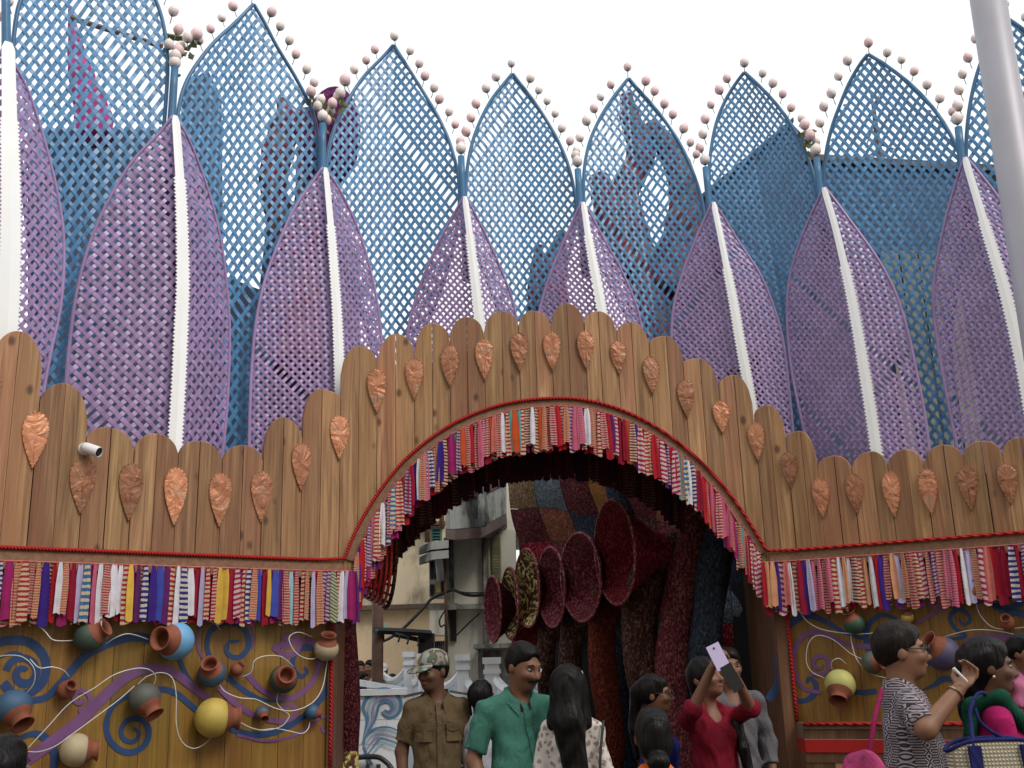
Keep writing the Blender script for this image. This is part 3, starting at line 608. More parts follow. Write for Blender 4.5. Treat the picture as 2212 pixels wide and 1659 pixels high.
BL = [
 [(-190, 184, 186, 185), (-150, 140, 230, 185), (-80, 85, 290, 190), (0, 45, 336, 190), (70, 31, 356, 192), (140, 27, 362, 193), (220, 30, 358, 193), (300, 38, 350, 190), (400, 50, 330, 185), (520, 62, 300, 178), (660, 78, 250, 165), (880, 100, 175, 140)],
 [(10, 547, 549, 548), (50, 507, 572, 546), (100, 455, 598, 542), (170, 406, 640, 538), (240, 385, 674, 535), (320, 381, 688, 532), (420, 392, 684, 528), (550, 420, 655, 524), (700, 450, 610, 520), (850, 470, 575, 517), (1000, 485, 550, 515)],
 [(98, 849, 851, 850), (125, 825, 868, 850), (165, 786, 893, 849), (210, 756, 921, 848), (260, 730, 950, 847), (320, 711, 975, 847), (400, 704, 992, 848), (500, 718, 986, 850), (620, 757, 955, 853), (720, 795, 915, 856), (810, 815, 900, 858)],
 [(160, 1106, 1108, 1107), (180, 1089, 1123, 1107), (215, 1062, 1150, 1107), (260, 1038, 1180, 1108), (310, 1020, 1208, 1110), (370, 1009, 1231, 1113), (450, 1007, 1245, 1118), (520, 1020, 1236, 1124), (600, 1050, 1216, 1130), (700, 1085, 1190, 1137), (790, 1100, 1170, 1140)],
 [(170, 1357, 1359, 1358), (188, 1342, 1374, 1358), (220, 1318, 1403, 1360), (260, 1294, 1435, 1363), (310, 1273, 1468, 1368), (370, 1262, 1496, 1374), (440, 1262, 1517, 1382), (520, 1275, 1523, 1392), (600, 1310, 1512, 1405), (700, 1360, 1485, 1420), (800, 1390, 1460, 1428)],
 [(157, 1607, 1609, 1608), (178, 1591, 1632, 1609), (215, 1568, 1668, 1612), (260, 1549, 1703, 1618), (310, 1538, 1732, 1626), (370, 1532, 1755, 1636), (440, 1536, 1769, 1648), (550, 1570, 1776, 1668), (650, 1620, 1760, 1686), (750, 1665, 1738, 1701), (850, 1690, 1732, 1711), (960, 1700, 1738, 1719)],
 [(118, 1874, 1876, 1875), (140, 1857, 1912, 1877), (180, 1834, 1964, 1882), (225, 1815, 2008, 1890), (275, 1797, 2044, 1900), (335, 1784, 2073, 1913), (410, 1780, 2087, 1930), (500, 1808, 2088, 1950), (600, 1862, 2073, 1973), (720, 1920, 2055, 1996), (850, 1962, 2062, 2020), (1020, 2000, 2082, 2045)],
 [(38, 2171, 2173, 2172), (60, 2157, 2205, 2176), (110, 2129, 2265, 2185), (180, 2105, 2320, 2197), (270, 2090, 2362, 2212), (370, 2088, 2385, 2230), (480, 2105, 2390, 2250), (620, 2150, 2380, 2280), (800, 2220, 2370, 2300), (1020, 2270, 2370, 2322)],
]
BD = ['at the left edge, tip cut off by the frame', 'in front of dark scaffold tower', 'showing white sky, left of centre', 'tallest gap of open sky behind it', 'in front of the red patterned tower', 'over the slanting dark roof edge', 'with a bare branch behind its tip', 'half hidden behind the grey lamp pole']
# a bud: onion shape with a small point, ribbed
bp = [(.001, -.045), (.022, -.043), (.036, -.028), (.041, -.008), (.039, .012), (.03, .028), (.016, .04), (.006, .048), (.001, .058)]
bmesh_ = MB(); prof = []
for i in range(len(bp) - 1):
    for q in (0, .5): prof.append(((bp[i][0] * (1 - q) + bp[i + 1][0] * q) * (1.03 if q else .985), bp[i][1] * (1 - q) + bp[i + 1][1] * q))
prof.append(bp[-1]); bmesh_.lathe(prof, (0, 0, 0), (0, 0, 1), 14); bmesh_.m = 1
bmesh_.lathe([(.001, -.05), (.014, -.05), (.012, -.038)], (0, 0, 0), (0, 0, 1), 8); bmesh_.tube([(0, 0, -.05), (0, .01, -.075), (0, .012, -.11)], .004, 5)
BUD = [bmesh_.mesh('bud', [M['bud'], M['bud_base']], True)]; b2 = BUD[0].copy(); b2.materials[0] = M['bud_pink']; BUD.append(b2)
BUDLIM = [60, 140, 268, 338, 366, 362, 342, 275, 260]
for i, rows in enumerate(BL):
    rows = [(y, a, c, b) for y, a, b, c in rows]
    root, (R0, C, L, R_, b) = petal('blue_petal', f'{ORD[i]} blue lattice petal from left, {BD[i]}', 'petal', rows, +.80, .10, M['blue'], .71, [.088, .088, .08, .072, .074, .072, .082, .082][i], [.088, .088, .08, .072, .074, .072, .082, .082][i] * .345, .017, 'tall blue lattice petals', 100 + i, rod_mat=M['bluepost'])
    # buds round the upper rim
    wmax = (R0[:, 3] - R0[:, 1]).argmax(); rr = random.Random(i)
    for side, col in ((-1, 1), (1, 3)):
        E2 = R0[:wmax + 4][:, [col, 0]]; ll = np.concatenate([[0], np.cumsum(np.linalg.norm(np.diff(E2, axis=0), axis=1))])
        sp_ = 31 if i in (2, 3, 4, 5) else 35; s = 0 if side < 0 else sp_ * .9
        gap = (24 if i in (2, 3, 4, 5) else 29)
        lim = BUDLIM[i + (side > 0)] - 14; stop = np.interp(lim, E2[:, 1], ll)
        while s < stop:
            q = np.array([np.interp(s, ll, E2[:, 0]), np.interp(s, ll, E2[:, 1])]); q2 = np.array([np.interp(s + 6, ll, E2[:, 0]), np.interp(s + 6, ll, E2[:, 1])])
            tt = unit(q2 - q); nn = np.array([tt[1], -tt[0]]) * side; nn = nn if s > 0 else np.array([0, -1.])
            if side > 0 and False: nn = -nn
            if nn[0] * side < 0: nn = -nn
            pp = q + nn * gap + np.array([rr.uniform(-3, 3), rr.uniform(-3, 3)])
            if -60 < pp[0] < 2270 and -80 < pp[1]:
                pos = S(pp[0], pp[1], .72); base = S(q[0], q[1], .72); ax = unit(np.array([nn[0] * .35 + rr.uniform(-.1, .1), rr.uniform(-.15, .1), 1]))
                x_ = unit(np.cross((0, 1, 0), ax)); y_ = np.cross(ax, x_)
                inst('bud', BUD[rr.random() < .45], pos, root, np.array([x_, y_, ax]).T, rr.uniform(.86, 1.06))
            s += sp_ * rr.uniform(.92, 1.08)
    ri = MB()

PL = [
 [(92, 14, 16, 15), (130, -8, 26, 15), (200, -50, 62, 16), (320, -95, 100, 18), (440, -120, 128, 20), (540, -128, 138, 19), (660, -120, 131, 15), (760, -112, 110, 9), (860, -105, 92, 4), (980, -100, 80, 0)],
 [(250, 373, 375, 374), (290, 342, 402, 377), (350, 285, 428, 381), (430, 236, 455, 386), (520, 196, 477, 389), (620, 168, 490, 390), (720, 153, 496, 386), (830, 143, 493, 381), (930, 140, 486, 375), (1060, 140, 474, 368)],
 [(362, 697, 699, 698), (395, 674, 724, 701), (450, 636, 754, 706), (520, 604, 782, 712), (600, 574, 804, 718), (690, 554, 820, 724), (790, 544, 826, 728), (890, 540, 820, 730), (1000, 538, 810, 731)],
 [(425, 1002, 1004, 1003), (455, 985, 1022, 1007), (510, 955, 1050, 1014), (580, 922, 1081, 1022), (650, 897, 1107, 1030), (720, 880, 1118, 1038), (830, 868, 1124, 1050)],
 [(437, 1256, 1258, 1257), (465, 1243, 1277, 1262), (520, 1219, 1306, 1270), (590, 1190, 1345, 1283), (660, 1168, 1374, 1296), (720, 1157, 1388, 1305), (810, 1146, 1402, 1318)],
 [(437, 1539, 1541, 1540), (465, 1526, 1560, 1545), (520, 1502, 1594, 1557), (590, 1475, 1640, 1571), (660, 1456, 1670, 1585), (740, 1450, 1692, 1599), (830, 1456, 1703, 1616), (930, 1468, 1712, 1634), (1020, 1480, 1716, 1650)],
 [(405, 1780, 1782, 1781), (435, 1766, 1805, 1790), (490, 1741, 1846, 1806), (560, 1716, 1896, 1823), (630, 1702, 1933, 1839), (710, 1701, 1959, 1854), (800, 1710, 1979, 1869), (900, 1730, 1998, 1885), (1000, 1752, 2010, 1899), (1100, 1772, 2018, 1912)],
 [(340, 2084, 2086, 2085), (370, 2073, 2112, 2093), (430, 2055, 2158, 2111), (510, 2035, 2202, 2135), (600, 2019, 2236, 2163), (680, 2018, 2256, 2184), (780, 2032, 2274, 2207), (890, 2052, 2292, 2227), (1000, 2074, 2306, 2245), (1080, 2090, 2314, 2256)],
]
PD = ['cut by the left frame edge', 'the widest one, above the white camera', 'left of the arch', 'small one left of the arch crown', 'small one right of the arch crown', 'above the right arch shoulder', 'standing whole right of the arch', 'beside the grey lamp pole']
PS = [.078, .084, .068, .062, .062, .06, .06, .062]; BS = [.1, .1, .09, .076, .08, .078, .094, .09]
for i, rows in enumerate(PL):
    rows = [(y, a, c, b) for y, a, b, c in rows]
    root, (R0, C, L, R_, b) = petal('purple_petal', f'{ORD[i]} purple lattice petal from left, {PD[i]}', 'petal', rows, .36, -.22, M['purple'], .95, PS[i], PS[i] * .355, .013, 'purple lattice petals with white ribs', 200 + i, .04)
    # white rib: smooth top, saw teeth below
    dense = np.linspace(0, b[-1], 140); cx = np.stack([np.interp(dense, b, C[:, j]) for j in range(3)], 1)
    dist = np.linalg.norm(C[0] - CAM); hw0 = (.044, .031, .025, .025, .025, .024, .025, .026)[i]
    Lp, Rp = [], []; ts = .26 * b[-1] if i in (5, 6) else (.2 * b[-1] if i != 1 else .17 * b[-1])
    q = 0.; k_ = 0; pts = [];
    while q < b[-1]:
        base = hw0 * min(1, .55 + q / .05 * .45) if q < .05 else hw0 * (1 + .42 * min(1, q / (.6 * b[-1])))
        tooth = 0.
        if q > ts: tooth = .017 if k_ % 2 else .0; q += .015; k_ += 1
        else: q += .02
        pts.append((min(q, b[-1]), base, tooth))
    F_ = []; Bk = []
    for q, hw, th in pts:
        c = np.array([np.interp(q, b, C[:, j]) for j in range(3)]); t = tang(c[0]); n = wnorm(c[0]); c = c + n * .05
        F_.append([c - t * (hw + th), c - t * hw, c + n * .004, c + t * hw, c + t * (hw + th)]); Bk.append([c + t * (hw + th) - n * .008, c - n * .008, c - t * (hw + th) - n * .008])
    mb = MB(); mb.grid(np.array(F_)); mb.grid(np.array(Bk)); F_ = np.array(F_); Bk = np.array(Bk)
    mb.grid(np.stack([F_[:, 4], Bk[:, 0]], 1)); mb.grid(np.stack([Bk[:, 2], F_[:, 0]], 1))
    mb.put('rib', M['spine'], root)

# blue posts between the petals
POST = [(12, -40, 14, 130), (378, 140, 368, 300), (697, 268, 697, 410), (996, 338, 1002, 470), (1248, 366, 1256, 480), (1524, 362, 1537, 480), (1764, 342, 1776, 450), (2070, 275, 2082, 385)]
PN = ['at the left edge', 'beside the bud cluster at the left', 'in front of the purple woven dome', 'left of the central petal', 'right of the central petal', 'under the bud right of centre', 'right of the slanting roof', 'close to the grey lamp pole']
for (x0, y0, x1, y1), nm in zip(POST, PN):
    a, b = S(x0, y0, .58), S(x1, y1, .58); d = b - a; end = b + d * 1.0
    root = empty('blue_post', [end[0], end[1], 0], f'short blue tube post rising between two blue petals, {nm}', 'post', 'blue posts between the petals')
    mb = MB(); mb.tube([a, a + (b - a) * .3, b, end], [.03, .031, .034, .034], 12); mb.put('shaft', M['bluepost'], root, True)
    mb = MB(); mb.lathe([(.028, 0), (.0, .0)], a + unit(a - b) * .001, unit(a - b), 12); mb.put('end_cap', M['bluepost'], root)
    bp_ = a + np.array([0, 0, .085]); inst('bud', BUD[0], bp_, root, None, 1.15)

# bud cluster with leaves by the first post (left) and one on the right
M['leaf'] = plain('dry_leaf', (.12, .13, .05), .7, .4, 8)
def cluster(label, pts, Ydepth, seed):
    rr = random.Random(seed); c0 = S(pts[0][0], pts[0][1], .65); root = empty('bud_cluster', c0, label, 'decoration')
    for p in pts: inst('bud', BUD[rr.random() < .6], S(p[0], p[1], .6 + rr.uniform(-.05, .05)), root, None, rr.uniform(1.0, 1.25))
    for k in range(14):
        p = pts[rr.randrange(len(pts))]; c = S(p[0] + rr.uniform(-12, 12), p[1] + rr.uniform(8, 34), .64); a = rr.uniform(0, 6.28)
        d = np.array([math.cos(a), rr.uniform(-.3, .3), math.sin(a)]) * rr.uniform(.05, .09); s2 = np.array([-d[2], 0, d[0]]) * .35
        put('leaf', [c, c + d * .5 + s2, c + d + np.array([0, -.02, 0]), c + d * .5 - s2], [(0, 1, 2), (0, 2, 3)], M['leaf'], root)
cluster('cluster of pink white buds and dry leaves between left petals', [(365, 95), (385, 108), (378, 134), (405, 80), (425, 72)], 0, 2)
cluster('cluster of pale buds between second and third blue petal', [(672, 197), (686, 228), (718, 222), (705, 258), (735, 200), (745, 172)], 0, 3)
cluster('pair of pink lotus buds with leaves right of centre', [(1738, 268), (1750, 292)], 0, 4)
mb = MB(); mb.tube([S(360, 78, 1.0), S(432, 90, 1.0)], .03, 4); tag(mb.put('metal_bracket', M['leaf']), 'green grey flat bracket behind the left bud cluster', 'bracket')

# ------------------------------------------------------------------ lamp pole and camera
a, b = at(2112, -140, 3.4), at(2176, 260, 3.4); d = (b - a); foot = a + d * (a[2] / -d[2])
root = empty('lamp_pole', foot, 'tall smooth grey metal pole leaning at the right edge', 'pole')
up = a - d * 1.2
mb = MB(); mb.tube([foot, foot + (up - foot) * .5, up], [.075, .066, .058], 24); mb.put('shaft', M['grey'], root, True)
mb = MB(); mb.lathe([(.13, 0), (.13, .03), (.08, .06)], foot, (0, 0, 1), 20); mb.put('base_plate', M['grey'], root)
c = S(186, 968, -.05); n = wnorm(c[0]); t = tang(c[0])
root = empty('security_camera', c, 'small white bullet security camera fixed on the left planks', 'camera')
mb = MB(); mb.lathe([(.001, 0), (.045, 0), (.042, .03), (.02, .045), (.001, .046)], c + n * -.05, n, 16); mb.put('mount', M['white'], root, True)
ax = unit(t * .55 + n * .75 + np.array([0, 0, -.35])); q = c + n * .01
mb = MB(); mb.lathe([(.001, -.03), (.03, -.028), (.036, 0), (.036, .1), (.033, .11), (.03, .105)], q, ax, 18); mb.put('housing', M['white'], root, True)
mb = MB(); mb.lathe([(.03, .1), (.015, .103), (.001, .105)], q, ax, 14); mb.put('lens', M['black'], root, True)

# ------------------------------------------------------------------ things inside the passage
def f2(x, y): return (707.8 + x * .3414, 1092.7 + y * .3414)
def f7(x, y): return (796.3 + x * .24, 1017.6 + y * .24)
def f5(x, y): return (707.8 + x * .3414, 619.4 + y * .3414)
Y_red = yarn('yarn_red', [(0.23, 0.0138, 0.0321), (0.367, 0.0275, 0.0459), (0.161, 0.0115, 0.0275), (0.689, 0.115, 0.138), (0.275, 0.023, 0.0459)])
Y_pink = yarn('yarn_pink_red', [(.2, .025, .04), (.29, .07, .08), (.15, .016, .03), (.34, .17, .16), (.22, .03, .05)])
Y_mag = yarn('yarn_magenta', [(0.182, 0.007, 0.042), (0.28, 0.014, 0.07), (0.126, 0.0056, 0.028)])
Y_yel = yarn('yarn_yellow_black', [(0.091, 0.0569, 0.0455), (0.774, 0.569, 0.182), (0.205, 0.0683, 0.0455), (0.9, 0.819, 0.364), (0.114, 0.0683, 0.0569)], 45)
Y_brown = yarn('yarn_brown', [(0.063, 0.0288, 0.0216), (0.126, 0.054, 0.036), (0.036, 0.0216, 0.0216), (0.234, 0.126, 0.09), (0.09, 0.036, 0.027)])
Y_orange = yarn('yarn_rust', [(0.15, 0.033, 0.015), (0.255, 0.0675, 0.03), (0.105, 0.021, 0.015), (0.18, 0.018, 0.0225)])
Y_tan = yarn('yarn_tan', [(0.408, 0.245, 0.122), (0.551, 0.367, 0.204), (0.265, 0.143, 0.0816), (0.714, 0.53, 0.306)])
Y_slate = yarn('yarn_slate', [(0.192, 0.25, 0.288), (0.288, 0.365, 0.403), (0.134, 0.173, 0.211), (0.422, 0.48, 0.48)])
Y_navy = yarn('yarn_navy', [(0.0486, 0.0619, 0.0884), (0.0884, 0.111, 0.144), (0.0331, 0.0398, 0.0619)])
Y_maroon = yarn('yarn_maroon', [(0.149, 0.0298, 0.0382), (0.234, 0.0531, 0.0638), (0.0956, 0.0213, 0.0298), (0.34, 0.128, 0.106)])
Y_rust2 = yarn('yarn_brick', [(0.34, 0.106, 0.0638), (0.468, 0.17, 0.0956), (0.255, 0.0638, 0.0425), (0.531, 0.276, 0.17)])
Y_och = yarn('yarn_ochre', [(0.52, 0.22, 0.06), (0.64, 0.3, 0.1), (0.4, 0.16, 0.05)])
M['rim'] = yarn('yarn_rim', [(.25, .05, .06), (.4, .2, .18), (.16, .02, .03)], 90, .5)
Y_out = yarn('yarn_dark_maroon', [(.06, .01, .014), (.10, .016, .02), (.045, .008, .012), (.14, .04, .04)]); Y_mouth = yarn('yarn_red_mouth', [(.2, .012, .022), (.26, .022, .032), (.15, .01, .02), (.32, .07, .07)])
HORN = [  # mouth px, rx, ry, Y, foot px x, colour out, colour in, trunk radius, label
 (1064.6, 1316, 14, 67, 12.1, 1128, Y_out, Y_pink, .10, 'leftmost narrow pink woven horn in the passage'),
 (1102, 1303, 15, 73, 11.7, 1158, Y_yel, Y_yel, .10, 'thin yellow black woven horn beside the leftmost pink one'),
 (1139, 1270, 21, 80, 11.2, 1178, Y_out, Y_yel, .11, 'brown yellow woven horn, third from the left'),
 (1191, 1268, 23, 82, 10.6, 1232, Y_out, Y_pink, .125, 'red pink woven horn, fourth from the left'),
 (1254, 1246, 34, 91, 9.95, 1306, Y_out, Y_pink, .14, 'wide maroon pink woven horn next to the largest'),
 (1327, 1192, 34, 109, 9.3, 1396, Y_red, Y_mouth, .17, 'largest dark red woven horn, nearest and highest')]
TR = [Y_red, Y_red, Y_brown, Y_brown, Y_orange, Y_brown]
for i, (mx, my, rx, ry, Y, fx, co, ci, tr, lab) in enumerate(HORN):
    c = at(mx, my, Y); R_ = ry / FPX * Y * 1.02; sn = rx / ry * 1.22
    vd = unit(c - CAM); side = unit(np.cross(vd, (0, 0, 1))); ax = unit(-side * math.sqrt(1 - sn * sn) - vd * sn)   # towards the street's left, a little to us
    foot = at(fx, 1500, Y + .25); foot[2] = 0; root = empty('woven_horn', foot, lab, 'horn', 'woven horns lining the passage')
    ln = R_ * 1.25 if i == 5 else R_ * 1.45
    n0 = c - ax * ln; top = np.array([foot[0], foot[1], n0[2] - R_ * 1.5])
    elbow = np.array([foot[0] * .6 + n0[0] * .4, foot[1] * .6 + n0[1] * .4, n0[2] - .12])
    wob = lambda z: np.array([.06 * math.sin(z * 3.1 + i), 0, 0])
    tk = [foot + wob(0), foot * [1, 1, 0] + [0, 0, .45] + wob(.45), foot * [1, 1, 0] + [0, 0, .95] + wob(.95), top + wob(top[2]) * .5, elbow, n0, n0 + ax * ln * .15]
    P = catmull(tk, 6); r = np.interp(np.linspace(0, 1, len(P)), [0, .35, .6, .85, 1], [tr * 1.1, tr * .92, tr, tr * 1.0, tr * .8])
    r = r * (1 + .05 * np.sin(np.arange(len(P)) * 1.3))
    mb = MB(); mb.tube(P, r, 16); mb.put('trunk', TR[i], root, True)
    pr = [(tr * .8 + (R_ - tr * .8) * (q ** 1.35), -ln * .88 * (1 - q)) for q in np.linspace(0, 1, 9)]
    mb = MB(); mb.lathe(pr, c, ax, 28); mb.put('bell', co, root, True)
    pr2 = [(rr_ * .985, h * .96 + .004) for rr_, h in reversed(pr)] + [(.001, -ln * .86)]
    mb = MB(); mb.lathe(pr2, c, ax, 28); mb.put('bell_lining', ci, root, True)
    x = unit(np.cross(ax, (0, 0, 1))); y = np.cross(ax, x); aa = np.linspace(0, 2 * math.pi, 41)
    mb = MB(); mb.tube([c + R_ * (x * math.cos(a) + y * math.sin(a)) for a in aa], .014, 6, False); mb.put('rim', M['rim'], root, True)
for (px0, px1, Y, mt, tr, lab) in ((1352, 1346, 11.2, Y_navy, .13, 'black woven pillar between the rust and brown horn trunks'), (1505, 1462, 9.35, Y_maroon, .15, 'dark red woven pillar left of the woman in red'), (1560, 1532, 9.2, Y_navy, .14, 'slate woven pillar at the right of the passage')):
    a = at(px1, 1500, Y); b = at(px0, 1180, Y); foot = a * [1, 1, 0]
    P = catmull([foot, [a[0] + .05, a[1], .5], [a[0] - .03, a[1], 1.1], [a[0], a[1], 1.7], [(a[0] + b[0]) / 2, b[1], 2.3], [b[0] + .02, b[1], 2.9], [b[0] - .1, b[1] - .1, 3.6]], 5)
    mb = MB(); mb.tube(P, tr * (1 + .06 * np.sin(np.arange(len(P)))), 16); o = mb.put('woven_pillar', mt, None, True); tag(o, lab, 'pillar', 'woven pillars in the passage')

# patchwork quilt over the passage, each square its own piece
qroot = empty('patchwork_canopy', at(1300, 1500, 10.5) * [1, 1, 0], 'patchwork canopy of knitted squares curving over the horns', 'canopy')
def qp(u, v): return at(1072 + u * 62 + v * 17 + 6 * math.sin(v * 2 + u), 950 + v * 72 + u * 6 + 5 * math.cos(u * 2.3), 12.7 - .36 * u - .10 * (3 - v) ** 1.3 * (v < 3))
QC = [[Y_tan, Y_slate, Y_maroon, Y_och, Y_rust2, Y_maroon, Y_navy, Y_red], [Y_tan, Y_slate, Y_maroon, Y_och, Y_maroon, Y_rust2, Y_maroon, Y_red], [Y_maroon, Y_rust2, Y_navy, Y_och, Y_brown, Y_maroon, Y_slate, Y_maroon], [Y_red, Y_maroon, Y_navy, Y_maroon, Y_red, Y_brown, Y_slate, Y_navy], [Y_red, Y_maroon, Y_brown, Y_navy, Y_red, Y_maroon, Y_slate, Y_slate], [Y_mag, Y_brown, Y_maroon, Y_red, Y_navy, Y_brown, Y_red, Y_maroon]]
for v in range(6):
    for u in range(8):
        G = []
        for j in range(5):
            row = []
            for k in range(5):
                s_, t_ = k / 4, j / 4; p = qp(u + .01 + s_ * .98, v + .01 + t_ * .98); bul = .07 * (math.sin(math.pi * s_) * math.sin(math.pi * t_)) ** .6
                row.append(p - unit(p - CAM) * bul)
            G.append(row)
        mb = MB(); mb.grid(G); mb.put('patch', QC[v][u], qroot, True)
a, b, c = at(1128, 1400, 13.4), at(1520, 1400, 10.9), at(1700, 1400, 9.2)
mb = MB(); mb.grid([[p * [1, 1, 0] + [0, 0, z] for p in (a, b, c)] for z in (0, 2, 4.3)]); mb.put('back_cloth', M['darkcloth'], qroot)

# woven column and red basket on the left of the passage
c0 = at(748, 1500, 8.55) * [1, 1, 0]
root = empty('woven_column', c0, 'maroon woven column with yellow speckled foot beside the left wall', 'column')
mb = MB(); mb.lathe([(.10, 1.0), (.115, 1.3), (.10, 1.6), (.075, 1.9), (.06, 2.15), (.01, 2.3)], c0, (0, 0, 1), 18); mb.put('upper_sleeve', Y_out, root, True)
mb = MB(); mb.lathe([(.07, 0), (.09, .3), (.105, .7), (.102, 1.0)], c0, (0, 0, 1), 18); mb.put('lower_sleeve', Y_yel, root, True)
c = at(838, 1224, 8.9); R_ = 86 / FPX * 8.9; ax = unit([.93, .3, -.05])
def basketmat():
    t = NT('red_basket_weave'); co = t.coord((1, 1, 1)); wv = t.n('TexWave'); wv.bands_direction = 'X'; wv.inputs['Scale'].default_value = 26; wv.inputs['Distortion'].default_value = 1.5; t.l(co, wv.inputs[0])
    f = t.noise(co, 30, 3); col = t.ramp(wv.outputs['Fac'], [(.15, (.16, .01, .01)), (.5, (.62, .03, .02)), (.9, (.78, .14, .04))]); t.bump(wv.outputs['Fac'], 1., .02)
    return t.fin(t.mix(t.math('MULTIPLY', f, .4), col, (.5, .12, .03)), .45)
M['basket'] = basketmat(); M['canered'] = plain('red_cane', (.62, .03, .02), .4, .3, 14)
root = empty('red_basket', c - ax * .3, 'red woven basket horn hanging at the left of the arch', 'basket')
pr = [(R_ * (.34 + .66 * q ** .8), -.42 * (1 - q)) for q in np.linspace(0, 1, 8)]
xb = unit(np.cross(ax, (0, 0, 1))); yb = np.cross(ax, xb)
for k in range(13):                                # woven rings with gaps, over radial ribs
    q = k / 12; r_ = R_ * (.34 + .66 * q ** .8); cc = c - ax * .42 * (1 - q)
    mb = MB(); mb.tube([cc + r_ * (1 + .02 * math.sin(j * math.pi + k * math.pi)) * (xb * math.cos(a) + yb * math.sin(a)) for j, a in enumerate(np.linspace(0, 2 * math.pi, 45))], .0135, 5, False); mb.put('cane_ring', M['canered'], root)
for a in np.linspace(0, 2 * math.pi, 23)[:-1]:
    mb = MB(); mb.tube([c - ax * .42 * (1 - q) + R_ * (.34 + .66 * q ** .8) * .99 * (xb * math.cos(a) + yb * math.sin(a)) for q in np.linspace(0, 1, 7)], .011, 5); mb.put('cane_rib', M['basket'], root)
x = unit(np.cross(ax, (0, 0, 1))); y = np.cross(ax, x)
mb = MB(); mb.tube([c + R_ * (x * math.cos(a) + y * math.sin(a)) for a in np.linspace(0, 2 * math.pi, 33)], .016, 6, False); mb.put('rim', Y_brown, root, True)
p0 = c - ax * .42; mb = MB(); mb.tube(catmull([p0, p0 - ax * .1 + [0, 0, -.12], p0 - ax * .12 + [0, 0, -.35], p0 - ax * .16 + [0, 0, -.6]], 5), np.linspace(.11, .05, 16), 12); mb.put('tail', Y_red, root, True)
a, b, d = at(*f2(75, 720), 8.75), at(*f2(190, 700), 8.75), at(*f2(150, 835), 8.75)
tag(put('cloth_pennant', [a, b, d, a + [0, .012, 0], b + [0, .012, 0], d + [0, .012, 0]], [(0, 1, 2), (5, 4, 3), (0, 3, 4, 1), (1, 4, 5, 2), (2, 5, 3, 0)], Y_mag), 'small magenta knitted triangle beside the left column', 'pennant')

# ------------------------------------------------------------------ street beyond the arch
M['beige'] = stained('beige_plaster', (.76, .64, .45), (.16, .13, .1), .75, 1.1, .6)
M['cream'] = stained('cream_plaster', (.8, .75, .62), (.14, .14, .12), .6, 1.3)
M['concrete'] = stained('mouldy_concrete', (.42, .42, .38), (.04, .04, .036), .9, 1.6, .56)
M['peach'] = stained('peach_plaster', (.74, .57, .37), (.15, .12, .09), .4, 1.)
M['brownledge'] = plain('brown_ledge', (.13, .09, .07), .8, .3, 5)
M['greenpaint'] = plain('green_window_paint', (.08, .24, .19), .5, .2, 6)
M['olive'] = plain('olive_shutter', (.36, .34, .2), .6, .2, 6)
M['glass'] = plain('dark_glass', (.02, .022, .025), .12, .2, 3, bump=0, spec=.6)
M['yglass'] = plain('yellow_pane', (.42, .36, .14), .3, .15, 3, bump=0)
M['alu'] = plain('white_window_frame', (.55, .56, .55), .45, .1, 5, bump=0)
M['pipe'] = plain('rusty_pipe', (.13, .07, .05), .7, .3, 8)
M['cable'] = plain('black_cable', (.018, .018, .018), .6, .2, 3, bump=0)
def pr_(f, x0, y0, x1, y1, Y):
    a, b = f(x0, y0), f(x1, y1); xm, ym = (a[0] + b[0]) / 2, (a[1] + b[1]) / 2
    return at(a[0], ym, Y)[0], at(xm, b[1], Y)[2], at(b[0], ym, Y)[0], at(xm, a[1], Y)[2]
def pbox(name, f, x0, y0, x1, y1, Y, dep, mat, root, z0=None):
    X0, Z0, X1, Z1 = pr_(f, x0, y0, x1, y1, Y); mb = MB(); mb.box((X0, Y, Z0 if z0 is None else z0), (X1, Y + dep, Z1)); return mb.put(name, mat, root)
YB = 18.5
bld = empty('rear_building', at(870, 1500, YB) * [1, 1, 0], 'beige stained building with brown ledges and green windows behind the arch', 'building')
pbox('wall', f7, -1100, -500, 800, 1225, YB, 5, M['beige'], bld)
pbox('ground_floor', f7, -1100, 1245, 800, 1800, YB + .02, 5, M['peach'], bld, 0)
pbox('ledge', f7, -1100, 474, 690, 505, YB - .18, .3, M['brownledge'], bld); pbox('ledge', f7, -1100, 1212, 800, 1252, YB - .2, .3, M['brownledge'], bld)
for (x0, x1) in ((268, 385), (563, 660), (20, 130)):
    w_ = pbox('window', f7, x0, 510, x1, 648, YB - .08, .1, M['greenpaint'], bld)
    pbox('pane', f7, x0 + 14, 522, x1 - 18, 622, YB - .1, .03, M['glass'], w_)
    for yy in (548, 575, 602): pbox('bar', f7, x0 + 12, yy, x1 - 16, yy + 5, YB - .115, .012, M['greenpaint'], w_)
YC = 15.5
blk = empty('corner_building', at(1010, 1500, YC) * [1, 1, 0], 'grey cream corner building with balcony, bay window and shutters', 'building')
pbox('wall', f7, 700, 540, 1340, 1800, YC, 2.8, M['cream'], blk, 0)
pbox('wall', f7, 1130, -200, 1500, 560, YC + .4, 2.4, M['cream'], blk)
def pts_(l, Y): return [at(*f7(x, y), yy) for x, y, yy in l]
A = pts_([(690, 300, YC - .3), (780, 235, YC - 1.0), (1015, 232, YC - 1.0), (1240, 120, YC - .1)], 0); Bm = pts_([(690, 520, YC - .3), (780, 520, YC - 1.0), (1015, 500, YC - 1.0), (1240, 380, YC - .1)], 0)
